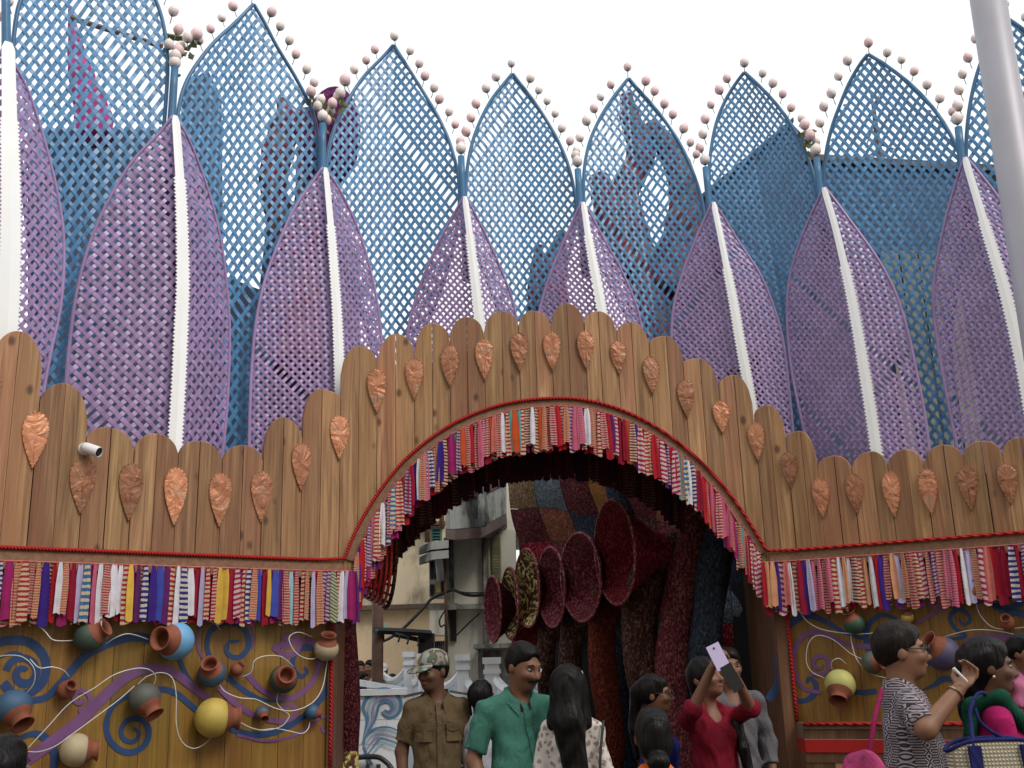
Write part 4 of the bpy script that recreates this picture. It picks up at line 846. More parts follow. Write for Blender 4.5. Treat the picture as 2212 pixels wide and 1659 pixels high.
for k in range(3):
    mb = MB(); mb.hexa([Bm[k], Bm[k + 1], Bm[k + 1] + [0, .15, 0], Bm[k] + [0, .15, 0], A[k], A[k + 1], A[k + 1] + [0, .15, 0], A[k] + [0, .15, 0]]); mb.put('parapet', M['concrete'], blk)
    mb = MB(); u_ = np.array([0, 0, .16]); e = np.array([0, -.05, 0]); mb.hexa([A[k] + e, A[k + 1] + e, A[k + 1] + [0, .2, 0], A[k] + [0, .2, 0], A[k] + e + u_, A[k + 1] + e + u_, A[k + 1] + [0, .2, 0] + u_, A[k] + [0, .2, 0] + u_]); mb.put('rail', M['brownledge'], blk)
sl_ = [Bm[0], Bm[1], Bm[2], Bm[3], Bm[3] + [0, 2, 0], Bm[0] + [0, 2, 0]]; mb = MB(); mb.prism([p - [0, 0, .01] for p in sl_], (0, 0, -.14)); mb.put('balcony_slab', M['brownledge'], blk)
pbox('upper_wall', f7, 760, -260, 1240, 240, YC + 1.2, .4, M['cream'], blk)
for (x0, x1, y0) in ((1045, 1092, 505), (1108, 1192, 500)):
    sh = pbox('shutter', f7, x0, y0, x1, 990, YC - .12, .08, M['olive'], blk)
    for yy in range(y0 + 22, 970, 17): pbox('slat', f7, x0 + 8, yy, x1 - 8, yy + 7, YC - .15, .04, M['olive'], sh)
pbox('window_recess', f7, 725, 600, 765, 1050, YC - .02, .05, M['concrete'], blk)
pbox('corner_strip', f7, 768, 600, 800, 1190, YC - .05, .06, M['cream'], blk)
pbox('band', f7, 540, 1195, 1340, 1240, YC - .25, .3, M['concrete'], blk)
# bay window under two thin sunshades
bw = pbox('bay_window', f7, 545, 700, 690, 1130, YC - .5, .6, M['alu'], blk)
for (x0, y0, x1, y1, mm) in ((592, 730, 636, 970, 'glass'), (645, 760, 682, 960, 'yglass'), (603, 990, 648, 1090, 'yglass'), (552, 790, 583, 970, 'glass'), (552, 1020, 590, 1120, 'glass'), (655, 980, 684, 1085, 'glass')): pbox('pane', f7, x0, y0, x1, y1, YC - .53, .04, M[mm], bw)
for yy, xx in ((645, 450), (735, 455)):
    p = pts_([(xx, yy + 40, YC - .9), (560, yy - 10, YC - 1.1), (720, yy - 25, YC - .9), (720, yy - 25, YC + .3), (xx, yy + 40, YC + .3)], 0); mb = MB(); mb.prism(p, (0, 0, -.11)); mb.put('sunshade', M['concrete'], blk)
pbox('meter_box', f7, 548, 1252, 700, 1478, YC - .45, .5, M['cream'], blk); pbox('grille', f7, 735, 1255, 790, 1530, YC - .06, .06, M['glass'], blk)
pbox('doorway', f7, 470, 1450, 552, 1900, YC - .3, .5, M['black'], blk, 0); pbox('low_window', f7, 560, 1530, 705, 1640, YC - .05, .1, M['concrete'], blk)
for xx in range(575, 700, 18): pbox('window_bar', f7, xx, 1532, xx + 5, 1638, YC - .08, .03, M['alu'], blk)
pbox('concrete_canopy', f7, 940, 1552, 1330, 1592, YC - 1.6, 1.7, M['concrete'], blk)
pbox('dark_bay', f7, 985, 1592, 1330, 1900, YC - .06, .05, M['concrete'], blk, 0)
for (xx, y0, y1, yy, rr_) in ((525, 200, 640, YB - .4, .05), (655, 150, 520, YB - .4, .045), (1018, 135, 500, YC - 1.12, .06), (688, 600, 1800, YC - .6, .022), (1045, 480, 1800, YC - .1, .045)):
    a, b = at(*f7(xx, y0), yy), at(*f7(xx + (y1 - y0) * .012, y1), yy); mb = MB(); mb.tube([a, b], rr_, 8); mb.put('pipe', M['pipe' if xx < 700 else 'concrete'], bld if yy > 17 else blk, True)
a = pts_([(610, 640, YC - .9), (650, 980, YC - .62)], 0); mb = MB(); mb.tube(a, .055, 8); mb.put('downpipe', M['alu'], blk, True)
def cable(l, lab, r=.012):
    P = catmull([at(*f7(x, y), yy) for x, y, yy in l], 8); mb = MB(); mb.tube(P, r, 5); tag(mb.put('cable', M['cable']), lab, 'cable', 'cables across the rear buildings')
cable([(40, 1545, 14), (160, 1520, 14.3), (290, 1435, 14.6), (400, 1330, 14.7), (500, 1225, 14.8), (570, 1150, 14.9), (680, 1100, 14.9), (756, 1072, 14.9), (860, 1110, 15), (950, 1122, 15), (1070, 1112, 15.2)], 'thick black cable sagging across the rear buildings', .022)
cable([(756, 1072, 14.8), (880, 1095, 14.9), (1060, 1095, 15.1)], 'thin cable hanging from the corner wall to the right')
cable([(270, 445, 17.6), (420, 350, 17.6), (560, 270, 17.6), (650, 215, 17.6)], 'thin cable running up left of the balcony')
cable([(690, 1250, 14.8), (640, 1340, 14.8), (650, 1400, 14.8), (690, 1390, 14.8), (700, 1500, 14.8)], 'loose looped cable on the meter box')
cable([(1000, 1280, 15), (900, 1370, 15), (790, 1480, 15)], 'thin cable slanting down the cream wall')
# left side strip: pink block, pole, awning beam
b3 = empty('side_building', at(790, 1500, 14) * [1, 1, 0], 'pale low building at the left edge of the passage view', 'building')
pbox('wall', f7, -250, 1225, 60, 1800, 19.0, 2, M['cream'], b3, 0); pbox('ledge', f7, -250, 1530, 75, 1550, 18.7, .4, M['brownledge'], b3)
pbox('doorway', f7, -60, 1560, 40, 1800, 18.9, .2, M['black'], b3, 0)
a, b = at(*f7(85, 1000), 13), at(*f7(80, 1640), 13); mb = MB(); mb.tube([a, b, b * [1, 1, 0]], .07, 10); tag(mb.put('street_post', M['pipe'], None, True), 'dark rusty post in front of the pale low building', 'post')
root = empty('awning_frame', at(*f7(300, 1500), 13.5) * [1, 1, 0], 'thin black awning frame with torn edge in front of peach wall', 'awning')
mb = MB(); mb.tube(pts_([(60, 1435, 12.8), (300, 1445, 13.2), (550, 1462, 13.6)], 0), .045, 6); mb.put('beam', M['black'], root)
mb = MB(); mb.tube(pts_([(230, 1470, 13), (480, 1525, 13.6)], 0), .03, 6); mb.put('brace', M['cable'], root)
for x, y in ((130, 1460), (270, 1470), (350, 1490), (445, 1505)):
    mb = MB(); mb.tube(catmull(pts_([(x, y, 13), (x + 6, y + 40, 13), (x - 5, y + 70, 13)], 0), 4), .012, 5); mb.put('hanging_cord', M['cable'], root)
a, b = at(*f7(120, 1440), 12.85), at(*f7(60, 1430), 12.7); put('torn_sheet', [a, b, b + [0, .6, .1], a + [0, .6, .12]], [(0, 1, 2, 3)], M['greenpaint'], root)
mb = MB(); a = at(*f7(515, 1462), 13.6); mb.box((a[0] - .1, a[1], 0), (a[0] + .1, a[1] + .2, a[2])); mb.put('post', M['black'], root)

# white walls with blue wave murals
M['wallwhite'] = stained('white_wash', (.78, .8, .82), (.3, .36, .42), .35, 2)
def wavemat():
    t = NT('wave_mural'); co = t.coord((1, 1, 1)); wv = t.n('TexWave'); wv.wave_type = 'RINGS'; wv.rings_direction = 'Y'; wv.inputs['Scale'].default_value = 2.6; wv.inputs['Distortion'].default_value = 5; wv.inputs['Detail'].default_value = 1.5; wv.inputs['Detail Scale'].default_value = .8; t.l(co, wv.inputs[0])
    f = t.noise(co, 2.2, 4); col = t.ramp(wv.outputs['Fac'], [(.2, (.62, .68, .74)), (.45, (.3, .46, .6)), (.65, (.09, .2, .36)), (.85, (.38, .5, .6))]); return t.fin(t.mix(t.ramp(f, [(.4, (0, 0, 0)), (.6, (.7, .7, .7))]), col, (.5, .54, .58)), .6)
M['wave'] = wavemat()
def wall_pts(q): return at(1100 - 240 * q, 1440, 9.9 + 2.8 * q)
root = empty('scalloped_wall', wall_pts(.5) * [1, 1, 0], 'white scalloped garden wall with blue wave mural behind the guard', 'wall')
PR_ = [(1063, 1420, 38), (1001, 1414, 31), (914, 1412, 22), (884, 1408, 24)]
def qx(px): return (1100 - px) / 240
tops = []
for px, py, wd in PR_:
    q = qx(px); p = wall_pts(q); zt = at(px, py, p[1])[2]; hw = wd / FPX * p[1] / 2; tops.append((p, zt, hw))
    mb = MB(); dd = .12; mb.box((p[0] - hw * .8, p[1] - .1, 0), (p[0] + hw * .8, p[1] + .14, zt - .06)); mb.box((p[0] - hw, p[1] - .13, zt - .06), (p[0] + hw, p[1] + .17, zt)); mb.box((p[0] - hw * .95, p[1] - .12, zt - .15), (p[0] + hw * .95, p[1] + .16, zt - .11)); mb.put('pier', M['wallwhite'], root)
tops = [(wall_pts(-.25), tops[0][1], .07)] + tops + [(wall_pts(1.2), tops[-1][1], .05)]
for (p, zt, hw), (p2, zt2, hw2) in zip(tops[:-1], tops[1:]):
    n = 12; top = []
    for i in range(n + 1):
        q = i / n; c = p + (p2 - p) * q; z = min(zt, zt2) - .14 - .2 * math.sin(math.pi * q) ** .7; top.append(np.array([c[0], c[1], z]))
    G = [[t * [1, 1, 0] for t in top], top]; mb = MB(); mb.grid(G); mb.grid([top, [t + [0, .1, 0] for t in top]]); mb.grid([[t + [0, .1, 0] for t in top], [t * [1, 1, 0] + [0, .1, 0] for t in top]]); mb.put('mural_panel', M['wave'], root)
    mb = MB(); mb.tube([t + [0, .04, .02] for t in top], .045, 6); mb.put('coping', M['wallwhite'], root)
a, b = at(*f2(150, 1165), 9.3), at(*f2(482, 1162), 9.3); c_, d_ = at(*f2(185, 1098), 10.6), at(*f2(470, 1155), 9.4)
root = empty('mural_wall', (a + b) / 2 * [1, 1, 0], 'low white block wall with blue spiral waves left of the guard', 'wall')
zt = a[2]; nb = 7
for k in range(nb):
    z0, z1 = k * (zt - .05) / nb + .002, (k + 1) * (zt - .05) / nb - .006; x = a[0] + (-.12 if k % 2 else 0)
    while x < b[0] - .02:
        x1 = min(x + .42, b[0]); xa = max(x, a[0])
        if x1 - xa > .03:
            mb = MB(); mb.box((xa + .003, a[1], z0), (x1 - .003, a[1] + .14, z1)); mb.put('block', M['wallwhite'], root)
        x += .42
mb = MB(); mb.box((a[0], a[1] + .006, 0), (b[0], a[1] + .13, zt - .055)); mb.put('mortar', M['wallwhite'], root)
mb = MB(); mb.box((a[0] - .02, a[1] - .03, zt - .05), (b[0] + .02, a[1] + .2, zt)); mb.put('coping', M['wallwhite'], root)
mb = MB(); mb.hexa([np.array([b[0], b[1] + .2, zt - .04]), np.array([b[0], b[1] + .3, zt - .04]), c_ + [0, .1, -.06], c_ - [0, 0, .06], np.array([b[0], b[1] + .2, zt]), np.array([b[0], b[1] + .3, zt]), c_ + [0, .1, 0], c_]); mb.put('rear_coping', M['wallwhite'], root)
M['mblue'] = plain('mural_blue', (.10, .22, .36), .6, .3, 6, rv=0); M['mpale'] = plain('mural_pale_blue', (.32, .44, .55), .6, .3, 6, rv=0); M['mviolet'] = plain('mural_violet', (.3, .28, .42), .6, .3, 6, rv=0)
def mural(pts, wd, mat, li):
    P = catmull([f2(*p) for p in pts], 5); W3 = np.array([at(x, y, a[1] - .006 - li * .002) for x, y in P]); t = np.gradient(W3, axis=0); hw = wd * .3414 / 2 / FPX * 9.3
    sd_ = np.cross(t, (0, 1, 0)); sd_ /= np.linalg.norm(sd_, axis=1)[:, None]; tp = np.interp(np.linspace(0, 1, len(P)), [0, .3, 1], [.4, 1, .5])[:, None]
    mb = MB(); mb.grid([W3 + sd_ * hw * tp, W3 - sd_ * hw * tp]); mb.put('painted_wave', M[mat], root)
for i, (r0, mt, wd) in enumerate(((150, 'mblue', 26), (115, 'mpale', 22), (85, 'mviolet', 20), (55, 'mblue', 20))):
    mural([(300 - r0 * .3, 1640), (230, 1500), (250 + (150 - r0) * .5, 1360)] + spiral(375, 1280, r0, r0 * .25, 180, .9, 12), wd, mt, i)
for i, k in enumerate(range(5)): mural([(215 + 12 * k, 1500 + 25 * k), (280 + 15 * k, 1420 + 20 * k), (380, 1400 + 28 * k), (480, 1440 + 26 * k)], 14, ('mblue', 'mpale', 'mviolet')[k % 3], 5 + k)
# black plastic chair by the mural wall
c = at(*f2(225, 1500), 8.95); s0 = .46
root = empty('plastic_chair', c * [1, 1, 0], 'black plastic armchair standing against the low mural wall', 'chair')
x0, y0 = c[0], c[1]
mb = MB(); mb.grid([[(x0 - .22 + .44 * i / 4, y0 - .2 + .4 * j / 4, .44 - .02 * math.sin(math.pi * i / 4)) for i in range(5)] for j in range(5)]); mb.box((x0 - .22, y0 - .21, .40), (x0 + .22, y0 + .2, .42)); mb.put('seat', M['black'], root)
for i in range(5):
    xx = x0 - .18 + .09 * i; mb = MB(); mb.tube(catmull([(xx, y0 + .19, .43), (xx, y0 + .22, .65), (xx * 1., y0 + .26, .84)], 4), .018, 6); mb.put('back_slat', M['black'], root)
mb = MB(); mb.tube(catmull([(x0 - .22, y0 + .19, .43), (x0 - .22, y0 + .25, .75), (x0 - .12, y0 + .27, .88), (x0, y0 + .28, .9), (x0 + .12, y0 + .27, .88), (x0 + .22, y0 + .25, .75), (x0 + .22, y0 + .19, .43)], 5), .022, 7); mb.put('back_frame', M['black'], root, True)
for sx in (-1, 1):
    mb = MB(); mb.tube(catmull([(x0 + sx * .22, y0 + .24, .66), (x0 + sx * .25, y0, .66), (x0 + sx * .24, y0 - .2, .62), (x0 + sx * .23, y0 - .22, .44)], 5), .02, 7); mb.put('armrest', M['black'], root, True)
    for sy in (-1, 1): mb = MB(); mb.tube([(x0 + sx * .2, y0 + sy * .18, .43), (x0 + sx * .24, y0 + sy * .22, 0)], [.022, .016], 7); mb.put('leg', M['black'], root, True)

# ------------------------------------------------------------------ pandal structures behind the lattice
M['slate'] = stained('dark_sheeting_glare_blue', (.07, .095, .15), (.03, .035, .045), .5, .7)  # dark slate, its base lifted and blued to carry sky glare in the colour
M['paleboard'] = stained('pale_board', (.2, .21, .18), (.08, .08, .08), .5, 2)
fi = lambda x, y: (x, y)
def slab(name, lab, poly, Y, dep, mat, cat, extra=()):
    P = [at(x, y, Y) for x, y in poly]; root = empty(name, np.mean(P, axis=0) * [1, 1, 0], lab, cat); mb = MB(); mb.prism(P, (0, dep, 0)); mb.put('wall', M[mat], root); return root
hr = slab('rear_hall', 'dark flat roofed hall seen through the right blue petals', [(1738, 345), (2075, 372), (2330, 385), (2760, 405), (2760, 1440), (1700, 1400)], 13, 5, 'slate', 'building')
a, b = at(1736, 344, 12.9), at(2760, 404, 12.9); mb = MB(); mb.hexa([a, b, b + [0, .5, 0], a + [0, .5, 0], a + [0, 0, .09], b + [0, 0, .09], b + [0, .5, .09], a + [0, .5, .09]]); mb.put('roof_edge', M['brownledge'], hr)
for k in range(4): pbox('pale_panel', fi, 1935 + k * 42, 540, 1973 + k * 42, 1050, 12.95, .04, M['paleboard'], hr)
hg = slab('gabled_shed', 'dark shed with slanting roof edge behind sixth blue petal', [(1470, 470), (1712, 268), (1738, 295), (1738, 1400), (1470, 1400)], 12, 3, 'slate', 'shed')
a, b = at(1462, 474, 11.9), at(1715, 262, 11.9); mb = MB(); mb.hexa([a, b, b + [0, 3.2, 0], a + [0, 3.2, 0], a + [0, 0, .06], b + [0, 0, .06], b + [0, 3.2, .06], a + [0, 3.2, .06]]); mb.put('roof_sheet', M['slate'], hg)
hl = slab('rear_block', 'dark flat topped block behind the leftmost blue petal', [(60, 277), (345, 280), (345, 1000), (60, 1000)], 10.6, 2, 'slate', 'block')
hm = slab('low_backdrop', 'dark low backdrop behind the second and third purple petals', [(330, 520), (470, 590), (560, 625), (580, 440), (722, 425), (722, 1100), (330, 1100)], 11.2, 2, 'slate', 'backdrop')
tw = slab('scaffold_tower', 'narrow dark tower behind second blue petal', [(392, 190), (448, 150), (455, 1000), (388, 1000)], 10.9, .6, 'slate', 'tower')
def patmat(name, cols, sc):
    t = NT(name); co = t.coord(); vo = t.n('TexVoronoi'); vo.inputs['Scale'].default_value = sc; t.l(co, vo.inputs[0]); wn = t.n('TexWhiteNoise'); t.l(vo.outputs['Color'], wn.inputs[0])
    return t.fin(t.ramp(wn.outputs['Value'], [(i / len(cols), c) for i, c in enumerate(cols)], True), .9, 0, .1)
M['redpat'] = patmat('red_patterned_cloth', [(.15, .03, .045), (.22, .08, .09), (.07, .03, .05), (.17, .12, .1), (.16, .04, .06), (.06, .06, .07)], 16)
M['pinkpat'] = patmat('pink_patterned_cloth', [(.45, .08, .26), (.36, .05, .2), (.25, .05, .16)], 12)
def blob(name, lab, paths, Y, mat, cat):
    P0 = at(paths[0][-1][0], paths[0][-1][1], Y); root = empty(name, P0 * [1, 1, 0], lab, cat)
    for l in paths:
        P = catmull([at(x, y, Y) for x, y, _ in l], 6); r = np.interp(np.linspace(0, 1, len(P)), np.linspace(0, 1, len(l)), [q[2] / FPX * Y for q in l])
        mb = MB(); mb.tube(P, r * (1 + .06 * np.sin(np.arange(len(P)) * 1.7)), 16); mb.put('limb', M[mat], root, True)
blob('patterned_tower', 'red patterned cloth tower looping behind the fifth blue petal', [[(1352, 205, 14), (1362, 260, 26), (1385, 330, 34), (1350, 420, 34), (1370, 520, 40), (1400, 640, 50), (1410, 900, 60)], [(1400, 270, 20), (1450, 330, 30), (1478, 420, 36), (1470, 520, 46), (1440, 640, 60)], [(1290, 380, 22), (1310, 430, 36), (1330, 500, 40), (1360, 600, 46)]], 11, 'redpat', 'tower')
blob('patterned_bush', 'low red patterned cloth shape behind the fourth blue petal', [[(1215, 500, 10), (1200, 560, 26), (1190, 640, 40), (1180, 760, 46)], [(1165, 530, 8), (1160, 590, 18), (1165, 680, 30)]], 10.8, 'redpat', 'decoration')
blob('patterned_tower', 'red green patterned cloth tower behind the second blue petal', [[(610, 215, 12), (620, 260, 34), (600, 330, 38), (590, 420, 30), (620, 500, 36), (640, 620, 50), (640, 800, 60)], [(665, 240, 20), (668, 300, 26), (660, 470, 30), (650, 560, 40)]], 11, 'redpat', 'tower')
blob('pink_spire', 'pink woven spire behind the leftmost blue petal', [[(152, 15, 5), (160, 80, 14), (175, 160, 30), (200, 240, 42), (205, 300, 46)]], 10.2, 'pinkpat', 'spire')
mb = MB(); mb.tube([at(150, 38, 10.0), at(350, 100, 10.0)], .03, 6); tag(mb.put('scaffold_bar', M['pipe']), 'dark slanting scaffold bar across the leftmost blue petal', 'bar')
c = at(715, 300, 10.4); root = empty('woven_dome', c * [1, 1, 0], 'dark purple woven dome between second and third blue petals', 'dome')
mb = MB(); mb.lathe([(.32 * math.sin(q), -.62 * math.cos(q)) for q in np.linspace(.2, 3.1, 16)], c, (.1, 0, 1), 24); mb.put('shell', yarn('yarn_purple', [(.10, .015, .08), (.15, .03, .12), (.07, .01, .06)], 30), root, True)
# bare branch behind the seventh petal
mb = MB(); mb.tube([at(x, y, 14) for x, y in ((1880, 195), (1888, 240), (1895, 300), (1908, 380), (1915, 480))], [.01, .03, .045, .06, .07], 6)
for (x, y, x2, y2) in ((1890, 260, 1870, 320), (1892, 290, 1925, 330), (1885, 230, 1900, 205), (1900, 320, 1860, 350), (1898, 310, 1940, 325)): mb.tube([at(x, y, 14), at(x2, y2, 14)], [.02, .006], 5)
tag(mb.put('bare_branch', M['pipe'], None, True), 'bare dark tree branch behind the seventh blue petal', 'branch')

# unseen row of houses added behind the viewer to shade the lower gate
ob = empty('added_shade_row', (0, -10, 0)); ob['kind'] = 'structure'; ob['label'] = 'plain row of houses added unseen across the street for shade'
mb = MB(); mb.box((-26, -16, 0), (26, -10, 12)); mb.put('wall', M['beige'], ob)

# ------------------------------------------------------------------ people (one implicit surface per body)
class Sdf:
    def __init__(s): s.p = []
    def cap(s, a, b, ra, rb=None, k=.03, sub=False, flat=False): s.p.append(('c', np.array(a, float), np.array(b, float), ra, ra if rb is None else rb, k, sub, flat)); return s
    def ell(s, c, r, R=None, k=.03, sub=False): s.p.append(('e', np.array(c, float), np.array(r, float), R, None, k, sub, False)); return s
    def cut(s, c, n): s.p.append(('p', np.array(c, float), unit(n), None, None, 0, False, False)); return s   # keep the side n points away from
    def build(s, h, wr=0., seed=0):
        lo = np.full(3, 9.); hi = np.full(3, -9.)
        for t, a, b, r, r2, k, sub, fl in s.p:
            if sub or t == 'p': continue
            if t == 'c': m_ = max(r, r2); lo = np.minimum(lo, np.minimum(a, b) - m_); hi = np.maximum(hi, np.maximum(a, b) + m_)
            else: m_ = b.max(); lo = np.minimum(lo, a - m_); hi = np.maximum(hi, a + m_)
        lo -= 3 * h; hi += 3 * h; N = np.ceil((hi - lo) / h).astype(int) + 1
        ax = [lo[i] + np.arange(N[i]) * h for i in range(3)]; D = np.full(N, .2, np.float32)
        for t, a, b, r, r2, k, sub, fl in s.p:
            if t == 'p':
                X, Y, Z = np.meshgrid(*ax, indexing='ij', sparse=True); D = np.maximum(D, ((X - a[0]) * b[0] + (Y - a[1]) * b[1] + (Z - a[2]) * b[2]).astype(np.float32)); continue
            if t == 'c': m_ = max(r, r2); l = np.minimum(a, b) - m_; u = np.maximum(a, b) + m_
            else: m_ = b.max(); l = a - m_; u = a + m_
            pad = k + 2 * h; i0 = np.maximum(((l - pad - lo) / h).astype(int), 0); i1 = np.minimum(((u + pad - lo) / h).astype(int) + 2, N)
            if (i1 <= i0).any(): continue
            sl = tuple(slice(p, q) for p, q in zip(i0, i1)); X, Y, Z = np.meshgrid(*[ax[i][sl[i]] for i in range(3)], indexing='ij')
            P = np.stack([X, Y, Z], -1)
            if t == 'c':
                pa = P - a; ba = b - a; L2 = ba @ ba + 1e-12; hh_ = (pa @ ba) / L2; hc = np.clip(hh_, 0, 1)
                d = np.linalg.norm(pa - hc[..., None] * ba, axis=-1) - (r + (r2 - r) * hc)
                if fl: d = np.maximum(d, (hh_ - 1) * math.sqrt(L2))
            else:
                q = P - a
                if r is not None: q = q @ r
                kk = np.linalg.norm(q / b, axis=-1); d = kk * (kk - 1) / (np.linalg.norm(q / b ** 2, axis=-1) + 1e-9)
            o = D[sl]
            if sub: hk = np.maximum(k - np.abs(o + d), 0) / max(k, 1e-6); D[sl] = np.maximum(o, -d) + hk * hk * k / 4
            else: hk = np.maximum(k - np.abs(o - d), 0) / max(k, 1e-6); D[sl] = np.minimum(o, d) - hk * hk * k / 4
        if wr:
            X, Y, Z = np.meshgrid(*ax, indexing='ij', sparse=True); sd_ = seed * 1.7
            D = D + (wr * (np.sin(38 * Z + 9 * X + 5 * np.sin(11 * X + sd_) + sd_) * np.sin(9 * Z + 13 * Y + 4 * X + sd_) + .6 * np.sin(60 * X + 22 * Z + sd_ * 3) * np.sin(17 * Z + sd_))).astype(np.float32)
        return nets(D, lo, h)
def nets(D, lo, h):
    I = D < 0; c = [I[i:I.shape[0] - 1 + i, j:I.shape[1] - 1 + j, k:I.shape[2] - 1 + k] for i in (0, 1) for j in (0, 1) for k in (0, 1)]
    cnt = sum(x.astype(np.int8) for x in c); act = (cnt > 0) & (cnt < 8); idx = np.full(act.shape, -1, np.int64); ijk = np.argwhere(act); n = len(ijk); idx[act] = np.arange(n)
    acc = np.zeros((n, 3)); w_ = np.zeros(n)
    for ax in range(3):
        o = [x for x in range(3) if x != ax]
        for u in (0, 1):
            for v in (0, 1):
                d0 = np.zeros(3, int); d0[o[0]] = u; d0[o[1]] = v; d1 = d0.copy(); d1[ax] = 1
                A = D[tuple((ijk + d0).T)]; B = D[tuple((ijk + d1).T)]; m_ = (A < 0) != (B < 0); t = np.where(m_, A / (A - B + 1e-12), 0)
                p = np.tile(d0.astype(float), (n, 1)); p[:, ax] = t; acc[m_] += p[m_]; w_[m_] += 1
    V = lo + (ijk + acc / np.maximum(w_, 1)[:, None]) * h; Fc = []
    for ax in range(3):
        o = [(ax + 1) % 3, (ax + 2) % 3]; s0 = [slice(None)] * 3; s1 = [slice(None)] * 3; s0[ax] = slice(0, -1); s1[ax] = slice(1, None)
        e = I[tuple(s0)] != I[tuple(s1)]; E_ = np.argwhere(e); E_ = E_[(E_[:, o[0]] > 0) & (E_[:, o[1]] > 0) & (E_[:, o[0]] < D.shape[o[0]] - 1) & (E_[:, o[1]] < D.shape[o[1]] - 1)]
        ins = I[tuple(E_.T)]; q = []
        for (u, v) in ((-1, -1), (0, -1), (0, 0), (-1, 0)):
            t = E_.copy(); t[:, o[0]] += u; t[:, o[1]] += v; q.append(idx[tuple(t.T)])
        q = np.stack(q, 1); q[~ins] = q[~ins][:, ::-1]; Fc.append(q)
    Fc = np.vstack(Fc); return V, Fc[(Fc >= 0).all(1)]
def Rz(a): c, s = math.cos(a), math.sin(a); return np.array([[c, -s, 0], [s, c, 0], [0, 0, 1]])
def Rx(a): c, s = math.cos(a), math.sin(a); return np.array([[1, 0, 0], [0, c, -s], [0, s, c]])
SK = {'mid': plain('skin_brown', (.175, .078, .043), .55, .12, 14, bump=.05, rv=0), 'dark': plain('skin_dark_brown', (.115, .05, .028), .55, .12, 14, bump=.05, rv=0), 'light': plain('skin_light_brown', (.225, .108, .062), .55, .12, 14, bump=.05, rv=0)}
def hairmat(name, c, ro):
    t = NT(name); f = t.noise(t.coord((60, 60, 5)), 1.5, 3); t.bump(f, .5, .01); return t.fin(t.ramp(f, [(.3, mul(c, .5)), (.7, mul(c, 1.5))]), ro, 0, .14)
HM = hairmat('black_hair', (.006, .005, .005), .36); HM2 = hairmat('brown_black_hair', (.012, .008, .006), .42)
M['eye'] = plain('eye_dark', (.015, .012, .01), .2, .1, 4, bump=0, rv=0); M['eyew'] = plain('eye_white', (.24, .22, .2), .4, .05, 4, bump=0, rv=0); M['lip'] = plain('lips', (.17, .06, .05), .5, .1, 9, bump=0, rv=0)
def cloth(name, c, var=.12, rough=.85):
    t = NT(name); co = t.coord(); f = t.noise(co, 7, 4); col = t.ramp(f, [(.25, mul(c, 1 - var)), (.75, mul(c, 1 + var))])
    n = t.noise(t.coord((1, 1, .6)), 7.5, 3, .5, 1.1); rg = t.math('ABSOLUTE', t.math('SUBTRACT', n, .5)); rg = t.math('POWER', t.math('MULTIPLY', rg, 3.2), .7)
    h = t.math('ADD', rg, t.math('MULTIPLY', t.noise(co, 160, 2), .06)); t.bump(h, .32, .035)
    return t.fin(col, rough, 0, .12)
def sphere(mb, c, r, R=None, n=10):
    V = []; F_ = []
    for i in range(n + 1):
        for j in range(2 * n):
            th, ph = math.pi * i / n, math.pi * j / n; p = np.array([math.sin(th) * math.cos(ph), math.sin(th) * math.sin(ph), math.cos(th)]) * r; V.append((p if R is None else R @ p) + c)
    for i in range(n):
        for j in range(2 * n): F_.append((i * 2 * n + j, (i + 1) * 2 * n + j, (i + 1) * 2 * n + (j + 1) % (2 * n), i * 2 * n + (j + 1) % (2 * n)))
    mb.add(V, F_)
class Person: pass
